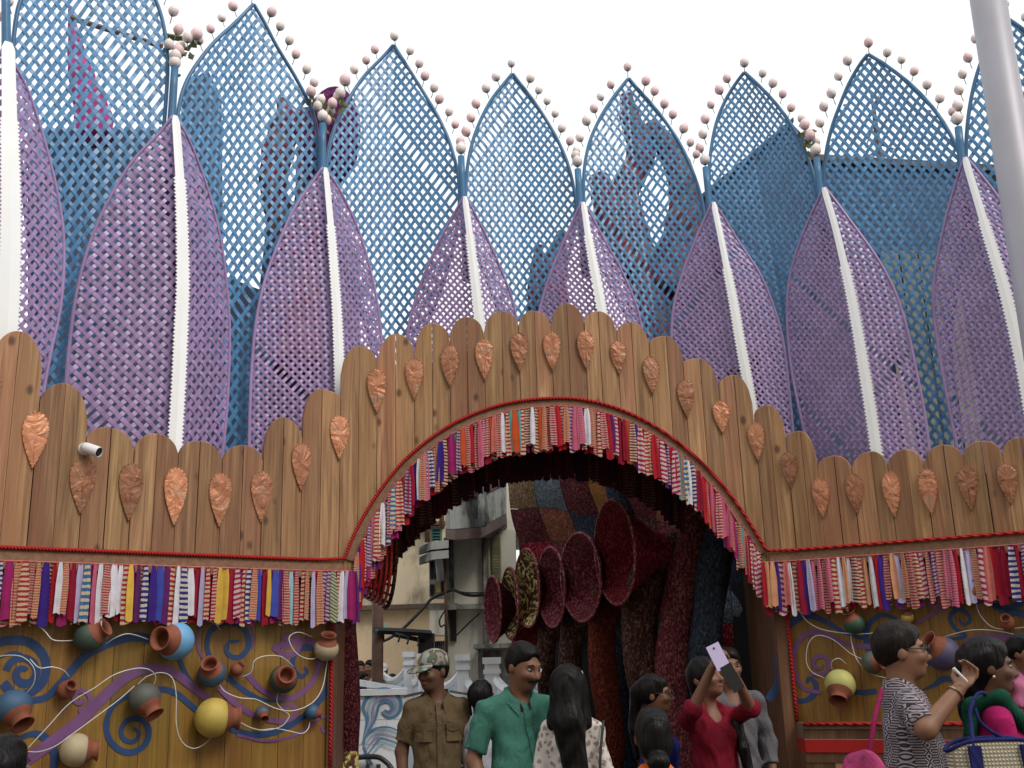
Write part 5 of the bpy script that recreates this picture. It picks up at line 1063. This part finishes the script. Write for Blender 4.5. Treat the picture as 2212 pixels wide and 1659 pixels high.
def person(label, px, py, Y, yaw, hy=0, hp=0, skin='mid', hair='short', hmat=None, top=None, sleeve=.55, bottom_=None, skirt=False, belly=0., armL=None, armR=None, res=.0085, z0=0., s=None, collar=False, cap=None, female=False, glasses=False, moustache=False, curlL=.6, curlR=.6, lean=0., wr=.0055, hemz=.86, cat='person', name='person', group=None, shoulder=0.):
    p = at(px, py, Y); sc = s or (p[2] - z0) / 1.715; base = np.array([p[0], p[1], p[2] - 1.715 * sc]); T = Rz(rad(yaw))
    def W_(V): return base + (np.asarray(V) * sc) @ T.T
    def Lc(w_): return ((np.asarray(w_) - base) @ T) / sc
    root = empty(name, base * [1, 1, 1], label, cat, group)
    hl = Rz(rad(hy)) @ Rx(rad(hp)); piv = np.array([0, .015, 1.475])
    def Hd(v): return piv + hl @ (np.array(v, float) - piv)
    shw = (.148 if female else .166) + shoulder; SH = {1: np.array([shw, .0, 1.395]), -1: np.array([-shw, .0, 1.395])}
    arms = {}
    for sd_, A in ((1, armL), (-1, armR)):
        if A is None: A = [(sd_ * (shw + .065), .03, 1.11), (sd_ * (shw + .06), -.05, .87)]
        A = [Lc(at(*q[1:])) if q[0] == 'px' else np.array(q, float) for q in A]; arms[sd_] = A
    b = Sdf(); tw = .9 if female else 1.
    b.ell((0, 0, 1.24), (.128 * tw, .085, .17), k=.04).ell((0, -.01 - belly * .3, 1.05), (.13 * tw, .095 + belly * .4, .15), k=.06).ell((0, 0, .92), (.15, .1, .12), k=.06)
    b.cap(SH[1] * [.8, 1, 1] - [0, 0, .03], SH[-1] * [.8, 1, 1] - [0, 0, .035], .032, k=.03).cap((0, .02, 1.36), Hd((0, .015, 1.52)), .06 if not female else .05, .052 if not female else .043, k=.035)
    for sd_ in (1, -1):
        b.cap((sd_ * .085, 0, .9), (sd_ * .095, -.01, .5), .08, .055, k=.03).cap((sd_ * .095, -.01, .5), (sd_ * .1, .02, .1), .055, .036, k=.02).cap((sd_ * .1, .03, .04), (sd_ * .115, -.13, .025), .04, .028, k=.03)
        e, w_ = arms[sd_][0], arms[sd_][1]; f_ = .88 if female else 1.
        b.cap(SH[sd_] - [0, 0, .03], e, .044 * f_, .04 * f_, k=.04).cap(e, w_, .041 * f_, .028 * f_, k=.02)
        # hand: palm, four fingers, thumb
        d = unit(w_ - e); nrm = arms[sd_][2] if len(arms[sd_]) > 2 else np.array([-sd_, 0, 0.]); nrm = unit(nrm - d * (nrm @ d)); lat = np.cross(d, nrm); curl = curlL if sd_ > 0 else curlR
        pc = w_ + d * .05; Rm = np.stack([lat, nrm, d], 1); b.ell(pc, (.04, .017, .052), Rm, k=.012)
        for i, ln in enumerate((.068, .078, .073, .058)):
            r0 = w_ + d * .085 + lat * (i - 1.5) * .021; a1 = curl; m1 = r0 + (d * math.cos(a1) + nrm * math.sin(a1)) * ln * .5; m2 = m1 + (d * math.cos(a1 * 2.3) + nrm * math.sin(a1 * 2.3)) * ln * .5
            b.cap(r0, m1, .0095, .009, k=.008).cap(m1, m2, .009, .0075, k=.006)
        t0 = w_ + d * .03 + lat * -.032; t1 = t0 + unit(d * .6 - lat * .7 + nrm * .3) * .035; b.cap(t0, t1, .012, .010, k=.012).cap(t1, t1 + unit(d * .9 - lat * .2 + nrm * .5) * .03, .010, .008, k=.006)
    # head
    R_ = hl; fw = .92 if female else 1.
    b.ell(Hd((0, .012, 1.607)), (.076, .096, .098), R_, k=.02).ell(Hd((0, -.025, 1.545)), (.058 * fw, .07, .068), R_, k=.04).ell(Hd((0, -.06, 1.505)), (.03 * fw, .03, .024), R_, k=.03)
    for sd_ in (1, -1):
        b.ell(Hd((sd_ * .033, -.07, 1.567)), (.03, .026, .024), R_, k=.02).ell(Hd((sd_ * .078, .012, 1.585)), (.010, .021, .031), R_, k=.008)
        b.ell(Hd((sd_ * .033, -.099, 1.597)), (.021, .016, .012), R_, k=.012, sub=True)
    b.ell(Hd((0, -.082, 1.618)), (.055, .016, .012), R_, k=.02)
    b.cap(Hd((0, -.09, 1.602)), Hd((0, -.112, 1.563)), .009, .0145, k=.015).ell(Hd((0, -.1, 1.557)), (.021, .014, .010), R_, k=.012)
    b.ell(Hd((0, -.09, 1.529)), (.026, .013, .010), R_, k=.01).ell(Hd((0, -.102, 1.5285)), (.024, .008, .0018), R_, k=.004, sub=True)
    V, F_ = b.build(res); body = put('body', W_(V), F_, SK[skin], root, True)
    if res < .012:
        mb = MB()
        for sd_ in (1, -1): sphere(mb, Hd((sd_ * .033, -.079, 1.597)), (.0155, .013, .0095), R_, 6)
        mb.m = 1
        for sd_ in (1, -1): sphere(mb, Hd((sd_ * .033, -.0875, 1.597)), (.0075, .006, .0075), R_, 6)
        put('eyes', W_(mb.v), mb.f, [M['eyew'], M['eye']], root, True, mb.mi)
        mb = MB()
        for sd_ in (1, -1): mb.tube([Hd((sd_ * .015, -.093, 1.618)), Hd((sd_ * .034, -.094, 1.624)), Hd((sd_ * .056, -.08, 1.617))], [.0035, .0045, .002], 6)
        put('eyebrows', W_(mb.v), mb.f, HM, root, True)
        mb = MB(); sphere(mb, Hd((0, -.096, 1.529)), (.022, .009, .009), R_, 6); put('lips', W_(mb.v), mb.f, M['lip'], root, True)
        if moustache: mb = MB(); mb.tube([Hd((-.038, -.085, 1.533)), Hd((-.015, -.107, 1.546)), Hd((.015, -.107, 1.546)), Hd((.038, -.085, 1.533))], [.004, .0095, .0095, .004], 7); put('moustache', W_(mb.v), mb.f, HM, root, True)
        if glasses:
            mb = MB(); aa = np.linspace(0, 2 * math.pi, 17)
            for sd_ in (1, -1): mb.tube([Hd((sd_ * .036 + .027 * math.cos(a), -.112 + .008 * abs(math.cos(a)) * (math.cos(a) * sd_ > 0), 1.596 + .019 * math.sin(a))) for a in aa], .003, 5, False); mb.tube([Hd((sd_ * .062, -.105, 1.6)), Hd((sd_ * .08, -.03, 1.602)), Hd((sd_ * .082, .03, 1.595))], .003, 5)
            mb.tube([Hd((-.01, -.113, 1.6)), Hd((.01, -.113, 1.6))], .003, 5); put('glasses', W_(mb.v), mb.f, M['black'], root, True)
    # hair
    hh = Sdf(); hm = hmat or HM
    if hair:
        hh.ell(Hd((0, .022, 1.617)), (.087, .102, .104), R_, k=.02)
        if hair != 'cap': hh.ell(Hd((0, .0, 1.66)), (.07, .085, .062), R_, k=.02)
        fz = {'short': 1.563, 'receding': 1.575, 'cap': 1.545}.get(hair, 1.56)
        if hair == 'long':
            hh.cap(Hd((0, .05, 1.62)), (-.01, .11, 1.42), .085, .075, k=.05).cap((-.03, .115, 1.42), (-.07, .14, 1.14), .062, .042, k=.05).cap((.03, .115, 1.42), (-.02, .14, 1.12), .06, .035, k=.05).cap((-.05, .14, 1.14), (-.08, .135, 1.0), .042, .012, k=.04)
            for sd_ in (1, -1): hh.cap(Hd((sd_ * .075, .01, 1.62)), (sd_ * .09, .04, 1.40), .032, .04, k=.03)
        if hair == 'bun': hh.ell(Hd((0, .05, 1.55)), (.075, .06, .07), R_, k=.03).ell(Hd((0, .1, 1.475)), (.05, .045, .045), R_, k=.015)
        if hair == 'pony': hh.ell(Hd((0, .1, 1.62)), (.05, .05, .055), R_, k=.02).cap(Hd((0, .125, 1.6)), (0, .15, 1.38), .04, .035, k=.03).cap((0, .15, 1.38), (0, .14, 1.2), .035, .015, k=.02)
        if hair == 'braid':
            hh.ell(Hd((0, .06, 1.56)), (.07, .05, .06), R_, k=.03); bx_ = [(0.02, .1, 1.45), (.1, .06, 1.4), (.11, -.09, 1.33), (.1, -.15, 1.2), (.12, -.16, 1.05), (.13, -.16, .95)]
            for u_, v_ in zip(bx_[:-1], bx_[1:]): hh.cap(u_, v_, .034, .03, k=.012)
        if hair == 'low': hh.cap(Hd((0, .06, 1.6)), (0.02, .09, 1.38), .075, .05, k=.04)
        # keep the face clear
        hx = .074 if hair != 'receding' else .078
        hh.ell(Hd((0, -.105, 1.575)), (.066, .062, .078 if hair != 'receding' else .108), R_, k=.012, sub=True)
        if hair in ('short', 'receding', 'cap'): hh.cap(Hd((0, -.05, fz - .03)), Hd((0, .0, fz - .05)), .095, .07, k=.02, sub=True)
        V, F_ = hh.build(max(.0075, res), .0022, len(label)); V = V + (np.stack([np.sin(150 * V[:, 0] + 8 * np.sin(7 * V[:, 2])), np.sin(140 * V[:, 1] + 6 * np.sin(9 * V[:, 2])), 0 * V[:, 2]], 1) * .0022); put('hair', W_(V), F_, hm, root, True)
    if cap:
        cs = Sdf(); cs.ell(Hd((0, .015, 1.645)), (.095, .112, .088), R_, k=.01); cs.p.append(('p', Hd((0, 0, 1.625)), hl @ np.array([0, -.12, -1.]), None, None, 0, False, False))
        cs2 = Sdf(); cs2.ell(Hd((0, -.115, 1.622)), (.088, .085, .012), hl @ Rx(.25), k=.01)
        V, F_ = cs.build(.006); co = put('cap', W_(V), F_, cap, root, True); V, F_ = cs2.build(.005); put('cap_brim', W_(V), F_, cap, co, True)
    # clothes
    res2 = max(.011, res)
    if top is not None:
        t = Sdf(); t.ell((0, 0, 1.25), (.158 * tw, .112, .2), k=.05)
        if female:
            for sd_ in (1, -1): t.ell((sd_ * .07, -.075, 1.25), (.07, .055, .07), k=.04)
        t.ell((0, -.015 - belly * .5, 1.05), (.145 * tw + belly * .5, .11 + belly, .19), k=.08).ell((0, -.005 - belly * .3, .93), (.158 + belly * .3, .118 + belly * .4, .14), k=.06)
        t.cap((.04, .02, 1.415), SH[1] * [.9, 1, 1] + [0, 0, -.03], .055, .055, k=.03).cap((-.04, .02, 1.415), SH[-1] * [.9, 1, 1] + [0, 0, -.03], .055, .055, k=.03).cap((0, .025, 1.40), (0, .02, 1.45), .075, .06, k=.04)
        t.cut((0, 0, hemz), (0, 0, -1)).cap((0, -.075, 1.405), (0, .0, 1.56), .056, .085, k=.012, sub=True)
        for sd_ in (1, -1):
            e, w_ = arms[sd_][0], arms[sd_][1]; f_ = .92 if female else 1.06
            if sleeve <= 1: en = SH[sd_] + (e - SH[sd_]) * sleeve; t.cap(SH[sd_] + [0, 0, -.03], en, .055 * f_, (.064 - .006 * sleeve) * f_, k=.03, flat=True)
            else: t.cap(SH[sd_] + [0, 0, -.03], e, .056 * f_, .052 * f_, k=.04).cap(e, e + (w_ - e) * (sleeve - 1), .054 * f_, .045 * f_, k=.03, flat=True)
        V, F_ = t.build(res2, wr, len(label)); sh = put('top', W_(V), F_, top, root, True)
        if collar and res < .012:
            mb = MB(); G = [[], [], []]
            for a in np.linspace(rad(-158), rad(158), 27):
                f_ = max(0, abs(a) / rad(158) - .6) / .4; cx_, cy_ = math.sin(a), math.cos(a)
                G[0].append((cx_ * .066, cy_ * .066 + .012 - .02 * f_, 1.455 - .06 * f_)); G[1].append((cx_ * .074, cy_ * .074 + .012 - .022 * f_, 1.478 - .07 * f_)); G[2].append((cx_ * (.098 + .012 * f_), cy_ * (.094 + .03 * f_) + .008, 1.43 - .10 * f_ ** 1.5))
            mb.grid(G); put('collar', W_(mb.v), mb.f, top, sh)
        root['_'] = 0; del root['_']
        pz = Person(); pz.V = V
    if bottom_ is not None:
        t = Sdf()
        if skirt: t.cap((0, 0, .95), (0, 0, .1), .15, .24, k=.03, flat=True)
        else:
            t.ell((0, 0, .93), (.165 + belly * .3, .12 + belly * .4, .11), k=.05)
            for sd_ in (1, -1): t.cap((sd_ * .09, 0, .9), (sd_ * .1, .0, .07), .095, .075, k=.02, flat=True)
        V2, F_ = t.build(max(.013, res), .003, 3); put('skirt' if skirt else 'trousers', W_(V2), F_, bottom_, root, True)
        if not skirt:
            mb = MB()
            for sd_ in (1, -1): sphere(mb, np.array([sd_ * .11, -.05, .035]), (.05, .13, .036), None, 8)
            put('shoes', W_(mb.v), mb.f, M['black'], root, True)
    q = Person(); q.root = root; q.W = W_; q.L = Lc; q.sc = sc; q.Hd = Hd; q.arms = arms; q.V = pz.V if top is not None else None; q.base = base; q.T = T; q.sh = sh if top is not None else None
    return q
def front(q, x, z, rng=.02):
    m_ = (abs(q.V[:, 0] - x) < rng) & (abs(q.V[:, 2] - z) < rng); return q.V[m_][:, 1].min() if m_.any() else -.12
def placket(q, mat, z1=1.42, z0=.9):
    mb = MB(); zs = np.linspace(z1, z0, 12); Y_ = [front(q, 0, z) - .003 for z in zs]
    mb.grid([[(-.016, y, z) for y, z in zip(Y_, zs)], [(-.015, y - .004, z) for y, z in zip(Y_, zs)], [(.016, y - .004, z) for y, z in zip(Y_, zs)], [(.017, y, z) for y, z in zip(Y_, zs)]]); put('placket', q.W(mb.v), mb.f, mat, q.sh)
def pocket(q, x, z, mat, w=.1, h=.11):
    G = [[(x - w / 2 + w * i / 4, min(front(q, x - w / 2 + w * i / 4, z - h * j / 4), 0) - .007, z - h * j / 4) for i in range(5)] for j in range(5)]
    mb = MB(); mb.grid(G); put('pocket', q.W(mb.v), mb.f, mat, q.sh)
    G2 = [[np.array(v) + [0, -.006, .003] for v in G[0]], [np.array(v) + [0, -.006, -.012 - .012 * math.sin(math.pi * i / 4)] for i, v in enumerate(G[1])]]; mb = MB(); mb.grid(G2); put('pocket_flap', q.W(mb.v), mb.f, mat, q.sh)
def belt(q, mat, z=.97, r=(.166, .13)):
    aa = np.linspace(0, 2 * math.pi, 33); mb = MB(); mb.grid([[(r[0] * math.cos(a), r[1] * math.sin(a) - .008, zz) for a in aa] for zz in (z - .022, z + .022)]); o = put('belt', q.W(mb.v), mb.f, mat, q.root)
    mb = MB(); mb.box((-.03, -r[1] - .022, z - .025), (.03, -r[1] - .01, z + .025)); put('buckle', q.W(mb.v), mb.f, M['stud'], o)

kurta = cloth('grey_white_kurta', (.11, .105, .115)); khaki = cloth('khaki_cloth', (.105, .072, .038)); green = cloth('sea_green_cloth', (.045, .145, .11)); white_c = cloth('white_cloth', (.42, .42, .46)); redc = cloth('crimson_kurta', (.17, .008, .02)); bluec = cloth('royal_blue_cloth', (.02, .03, .2)); orangec = cloth('orange_sari', (.6, .12, .02), .4); darkc = cloth('dark_trousers', (.02, .02, .025)); blackc = cloth('black_shirt', (.02, .013, .015)); pinkc = cloth('magenta_blouse', (.33, .012, .1)); greenc = cloth('green_scarf', (.008, .06, .035)); babypink = cloth('pink_frock', (.4, .12, .22)); blues = cloth('pale_blue_shirt', (.28, .34, .45)); yel = cloth('yellow_dress', (.5, .38, .12)); grey_c = cloth('grey_check_shirt', (.3, .32, .32), .3)
def camo():
    t = NT('camouflage'); co = t.coord(); f = t.noise(co, 11, 1.5, .4); f2 = t.noise(co, 17, 1)
    return t.fin(t.mix(t.math('GREATER_THAN', f2, .58), t.ramp(f, [(0, (.07, .09, .065)), (.42, (.2, .19, .15)), (.53, (.09, .06, .04)), (.6, (.06, .10, .07))], True), (.25, .25, .22)), .85)
def floral():
    t = NT('floral_print'); co = t.coord(); n = t.noise(co, 5, 2); v = t.n('VectorMath'); v.operation = 'ADD'; t.l(co, v.inputs[0]); cx = t.n('CombineXYZ'); t.l(t.math('MULTIPLY', n, .12), cx.inputs[0]); t.l(t.math('MULTIPLY', n, .1), cx.inputs[2]); t.l(cx.outputs[0], v.inputs[1])
    vo = t.n('TexVoronoi'); vo.inputs['Scale'].default_value = 33; t.l(v.outputs[0], vo.inputs[0]); d = vo.outputs['Distance']
    f = t.noise(co, 38, 3); col = t.ramp(t.math('ADD', d, t.math('MULTIPLY', f, .25)), [(.26, (.2, .15, .14)), (.42, (.34, .27, .25)), (.48, (.2, .11, .09)), (.55, (.5, .47, .42)), (.8, (.58, .53, .49))]); return t.fin(col, .8, 0, .2)
def ikat():
    t = NT('ikat_print'); c = t.n('TexCoord'); s_ = t.n('SeparateXYZ'); t.l(c.outputs['Object'], s_.inputs[0]); x = t.math('ADD', s_.outputs[0], t.math('MULTIPLY', s_.outputs[1], 1.)); z = s_.outputs[2]
    zz = t.math('PINGPONG', t.math('MULTIPLY', z, 1.), .022); xx = t.math('PINGPONG', t.math('ADD', x, t.math('MULTIPLY', z, .12)), .036); dm = t.math('ADD', zz, xx); lines = t.math('GREATER_THAN', t.math('FRACT', t.math('MULTIPLY', dm, 62)), .5)
    fine = t.math('GREATER_THAN', t.math('FRACT', t.math('MULTIPLY', z, 95)), .5); sel = t.math('GREATER_THAN', xx, .019); n = t.noise(c.outputs['Object'], 60, 3)
    f = t.math('ADD', t.math('MULTIPLY', lines, t.math('SUBTRACT', 1., sel)), t.math('MULTIPLY', t.math('MULTIPLY', fine, sel), .8)); return t.fin(t.mix(t.math('MULTIPLY', f, t.ramp(n, [(.25, (.5, .5, .5)), (.5, (1, 1, 1))])), (.035, .022, .032), (.36, .32, .34)), .8, 0, .2)
q = person('guard in khaki uniform and camouflage cap looking left', 942, 1406, 6.9, 12, -52, 6, 'dark', 'cap', top=khaki, bottom_=khaki, collar=True, cap=camo(), sleeve=.8, shoulder=-.012)
placket(q, khaki); pocket(q, -.095, 1.28, khaki); pocket(q, .095, 1.28, khaki); belt(q, M['black'], .985)
for sd_ in (1, -1):
    mb = MB(); mb.hexa([np.array(v) for v in ((sd_ * .09, -.03, 1.455), (sd_ * .21, -.03, 1.432), (sd_ * .21, .03, 1.432), (sd_ * .09, .03, 1.455), (sd_ * .09, -.03, 1.468), (sd_ * .2, -.03, 1.45), (sd_ * .2, .03, 1.45), (sd_ * .09, .03, 1.468))]); put('epaulette', q.W(mb.v), mb.f, khaki, q.sh)
q = person('heavy man with moustache in sea green short sleeved shirt', 1118, 1386, 5.9, 22, 24, 16, 'mid', 'receding', top=green, bottom_=darkc, collar=True, belly=.055, moustache=True, sleeve=.85, shoulder=.025, armR=[(-.26, .02, 1.12), (-.22, -.13, .9)], armL=[(.26, .03, 1.13), (.33, -.12, .95)])
placket(q, green); pocket(q, .1, 1.27, green)
person('man in white shirt seen from behind between guard and green shirt', 1040, 1470, 6.9, 150, 0, 0, 'dark', 'short', top=white_c, bottom_=darkc, collar=True, sleeve=.8)
q = person('woman with long black hair and white floral blouse, back turned', 1228, 1438, 5.7, 168, -14, 0, 'light', 'long', top=floral(), bottom_=darkc, shoulder=-.02, sleeve=1.5, female=True, hmat=HM)
mb = MB(); mb.tube([q.Hd((sx * .085, -.0 - .05 * (1 - abs(sx)), 1.705 - .05 * abs(sx) ** 3)) for sx in np.linspace(-1, 1, 13)], .007, 6)
for sd_ in (1, -1): mb.tube([q.Hd((sd_ * .086, 0, 1.655)), q.Hd((sd_ * .09, .05, 1.63))], .006, 5)
tag(put('sunglasses', q.W(mb.v), mb.f, M['white'], None, True), 'white framed sunglasses pushed up on long black hair', 'sunglasses')
mb = MB(); mb.tube(catmull([(-.19, .05, 1.42), (-.17, .12, 1.2), (-.18, .13, 1.0), (-.2, .12, .8)], 5), .008, 5); put('bag_strap', q.W(mb.v), mb.f, M['black'], q.root, True)
person('young woman with glasses and blue dress in profile', 1412, 1458, 6.3, 72, 5, 0, 'mid', 'pony', top=bluec, bottom_=bluec, skirt=True, sleeve=.6, female=True, glasses=True)
q = person('woman with glossy black hair bun and orange clothes, back turned', 1408, 1531, 4.2, 182, 0, 8, 'dark', 'bun', top=cloth('orange_red_cloth', (.5, .09, .02), .5), bottom_=orangec, skirt=True, sleeve=.6, female=True)
ph = at(1548, 1412, 5.7); ph2 = at(1566, 1447, 5.65)
q = person('woman in crimson kurta raising a phone with both hands', 1528, 1420, 6.1, 24, 18, -14, 'mid', 'braid', top=redc, bottom_=redc, skirt=True, sleeve=1.08, female=True, shoulder=.02, hemz=.55,
           armR=[('px', 1497, 1532, 5.82), ('px', 1538, 1442, 5.76), (1, -.3, .2)], armL=[('px', 1622, 1530, 5.9), ('px', 1592, 1468, 5.75), (-1, -.3, .2)], curlL=.9, curlR=.9)
d = unit(ph2 - ph); s_ = unit(np.cross(d, unit(ph - CAM))); n = np.cross(s_, d); mb = MB(); c = ph + d * .02
mb.hexa([c + d * a * .075 + s_ * b_ * .036 + n * e * .005 for e in (-1, 1) for a, b_ in ((-1, -1), (1, -1), (1, 1), (-1, 1))]); o = mb.put('phone', plain('lavender_phone', (.45, .38, .55), .3, .05, 3, bump=0)); tag(o, 'lavender phone held up by the woman in crimson', 'phone')
mb = MB(); c = c - n * .007 - d * .05; mb.lathe([(.006, 0), (.006, .002), (.001, .002)], c, -n, 8); mb.put('lens', M['black'], o)
a, b = at(1568, 1440, 5.62), at(1596, 1488, 5.6); d = unit(b - a); s_ = unit(np.cross(d, unit(a - CAM))); n = np.cross(s_, d); c = (a + b) / 2
mb = MB(); mb.hexa([c + d * u_ * .07 + s_ * v_ * .032 + n * e * .012 for e in (-1, 1) for u_, v_ in ((-1, -1), (1, -1), (1, 1), (-1, 1))]); tag(mb.put('phone_case', M['black']), 'black phone case held under the raised lavender phone', 'case')
person('man in white kurta standing behind the woman with phone', 1572, 1400, 7.2, 5, 0, 0, 'mid', 'short', top=kurta, bottom_=kurta, skirt=True, sleeve=1.6, hemz=.5)
pm = ikat()
q = person('man with dark glasses and black white patterned shirt pointing right', 1938, 1344, 4.75, 78, 4, 0, 'light', 'short', HM2, top=pm, bottom_=darkc, sleeve=.95, collar=True, glasses=True, belly=.02, armR=[('px', 2000, 1575, 4.45), ('px', 2070, 1490, 4.5), (0, -.3, 1)], curlR=.8, curlL=.5)
w_ = at(2078, 1462, 4.46); mb = MB(); mb.tube([w_ + [.02, 0, -.02], w_ + [-.03, 0, .035]], [.004, .007], 8); tag(mb.put('white_stick', M['white']), 'short white stick held in the pointing hand', 'stick')
wr_ = q.arms[-1]; c = wr_[1] + unit(wr_[0] - wr_[1]) * .02; dd = unit(wr_[0] - wr_[1]); xx = unit(np.cross(dd, (0, 0, 1))); yy = np.cross(dd, xx); mb = MB(); mb.tube([c + .034 * (xx * math.cos(a) + yy * math.sin(a)) for a in np.linspace(0, 6.283, 17)], .004, 5, False); put('watch_strap', q.W(mb.v), mb.f, M['stud'], q.root)
# pink bag hanging from his shoulder
c = at(1866, 1672, 4.35); flor = floral(); bag = empty('shoulder_bag', c - [0, 0, .12], 'pink patterned shoulder bag behind the patterned shirt man', 'bag')
bs = Sdf(); bs.ell((0, 0, 0), (.085, .06, .09), k=.02).cap((-.06, 0, -.08), (.06, 0, -.08), .06, k=.05); V, F_ = bs.build(.01, .004); put('body', V + c, F_, cloth('pink_print', (.38, .05, .15), .8), bag, True)
mb = MB(); mb.tube(catmull([c + [.03, 0, .07], at(1882, 1600, 4.36), at(1890, 1550, 4.4), at(1905, 1490, 4.5)], 5), .01, 6); mb.put('strap', cloth('pink_strap', (.2, .012, .06)), bag, True)
mb = MB(); mb.tube(catmull([c + [-.11, -.03, -.02], c + [0, -.075, -.03], c + [.11, -.03, -.02]], 5), .006, 5); mb.put('zip', cloth('zip_tape', (.5, .03, .16)), bag, True)
q = person('woman in magenta blouse with green scarf carrying a child', 2122, 1378, 4.7, 76, 4, 4, 'dark', 'low', top=pinkc, bottom_=greenc, skirt=True, sleeve=.7, female=True, armR=[(-.19, -.02, 1.13), (-.1, -.26, 1.08), (1, 0, 0)], armL=[(.2, -.12, 1.16), (.06, -.3, 1.2), (-1, 0, 0)])
t = Sdf()
for u_, v_ in (((-.08, .09, 1.43), (-.12, -.02, 1.46)), ((-.12, -.02, 1.46), (-.09, -.12, 1.34)), ((-.09, -.12, 1.34), (.0, -.17, 1.18)), ((.0, -.17, 1.18), (.12, -.16, 1.0)), ((-.08, .09, 1.43), (-.1, .14, 1.2)), ((-.1, .14, 1.2), (-.11, .15, .9))): t.cap(u_, v_, .034, k=.03)
V, F_ = t.build(.011, .005); put('scarf', q.W(V), F_, greenc, q.root, True)
t = Sdf()
for sd_ in (1, -1):
    e = arms_ = q.arms[sd_][0]; s0 = np.array([sd_ * .165, 0, 1.395]); a_ = s0 + (e - s0) * .66; t.cap(a_, s0 + (e - s0) * .72, .057, k=.005)
V, F_ = t.build(.008); put('sleeve_trim', q.W(V), F_, greenc, q.root, True)
mb = MB(); sphere(mb, q.Hd((-.086, -.0, 1.548)), (.007, .007, .009), None, 6); put('earring', q.W(mb.v), mb.f, M['stud'], q.root, True)
person('small child in pink frock carried at the right edge', 2206, 1370, 4.8, 40, 0, 0, 'light', 'short', top=babypink, bottom_=babypink, skirt=True, sleeve=.5, female=True, s=.66, z0=.5, res=.0095)
# cream basket bag with blue trim
c = at(2150, 1648, 4.35); bag = empty('basket_bag', c - [0, 0, .22], 'cream woven bag with blue trim on the woman\'s shoulder', 'bag')
bm_ = NT('cream_basket_weave'); co = bm_.coord(); wv = bm_.n('TexWave'); wv.bands_direction = 'Z'; wv.inputs['Scale'].default_value = 22; bm_.l(co, wv.inputs[0]); w2 = bm_.n('TexWave'); w2.inputs['Scale'].default_value = 22; bm_.l(co, w2.inputs[0]); fx = bm_.math('MULTIPLY', wv.outputs['Fac'], w2.outputs['Fac']); bm_.bump(fx, .6, .01); cw = bm_.fin(bm_.ramp(fx, [(.1, (.3, .26, .18)), (.6, (.56, .52, .40))]), .8)
G = []
for z, w_, dp in ((-.24, .15, .06), (-.1, .17, .07), (0, .18, .065), (.07, .185, .05)): G.append([c + [w_ * math.copysign(abs(math.cos(a)) ** .5, math.cos(a)), dp * math.copysign(abs(math.sin(a)) ** .7, math.sin(a)), z - .02 * math.cos(2 * a) * (z > .05)] for a in np.linspace(0, 2 * math.pi, 33)])
mb = MB(); mb.grid(G); mb.put('body', cw, bag, True); bt = cloth('blue_trim', (.018, .02, .10)); mb = MB(); mb.tube([np.array(p) for p in G[-1]], .008, 6); mb.put('trim', bt, bag, True)
sp_ = q.W([(-.17, -.02, 1.462)])[0]
mb = MB(); mb.tube(catmull([c + [-.1, -.06, .06], at(2098, 1570, 4.38), at(2096, 1535, 4.42), at(2108, 1503, 4.46), at(2122, 1496, 4.5), at(2128, 1500, 4.6)], 5), .008, 6); mb.tube(catmull([c + [.1, -.05, .06], at(2150, 1585, 4.4), at(2118, 1560, 4.42), at(2106, 1530, 4.44)], 5), .007, 6); mb.put('strap', bt, bag, True)
for sx in (-.1, .1): mb = MB(); mb.box((-.022, -.012, -.05), (.022, .012, .07), None, c + [sx, -.066, 0]); mb.put('strap_patch', bt, bag)
person('dark haired person at the bottom left corner, head only', 14, 1590, 3.5, 170, 0, 0, 'dark', 'low', top=darkc, bottom_=darkc, skirt=True, female=True, res=.01)
person('man in black shirt behind the guard\'s shoulder', 890, 1457, 12.5, 8, 0, 8, 'dark', 'short', top=blackc, bottom_=darkc, collar=True, sleeve=.7, res=.0115)
for (px, py, Y, yw, tp, hr, lab, fm) in ((778, 1428, 17.4, 20, blues, 'short', 'distant man in pale blue shirt behind the low wall', False), (799, 1426, 17.8, -30, white_c, 'short', 'distant man in white shirt behind the low wall', False), (826, 1434, 17, 0, grey_c, 'cap', 'distant man in white cap and grey check shirt', False), (848, 1456, 16.5, 30, yel, 'low', 'distant woman in yellow dress beyond the wall', True), (872, 1458, 16.8, 190, darkc, 'low', 'distant dark haired woman beside the yellow dress', True), (816, 1468, 16.2, 10, blackc, 'short', 'distant child with dark hair below the white cap', False), (785, 1452, 16.6, 60, bluec, 'short', 'distant boy in blue near the woven column', False)):
    person(lab, px, py, Y, yw, 0, 0, 'mid', hr, top=tp, bottom_=darkc, sleeve=.7, res=.016, female=fm, cap=M['white'] if hr == 'cap' else None)
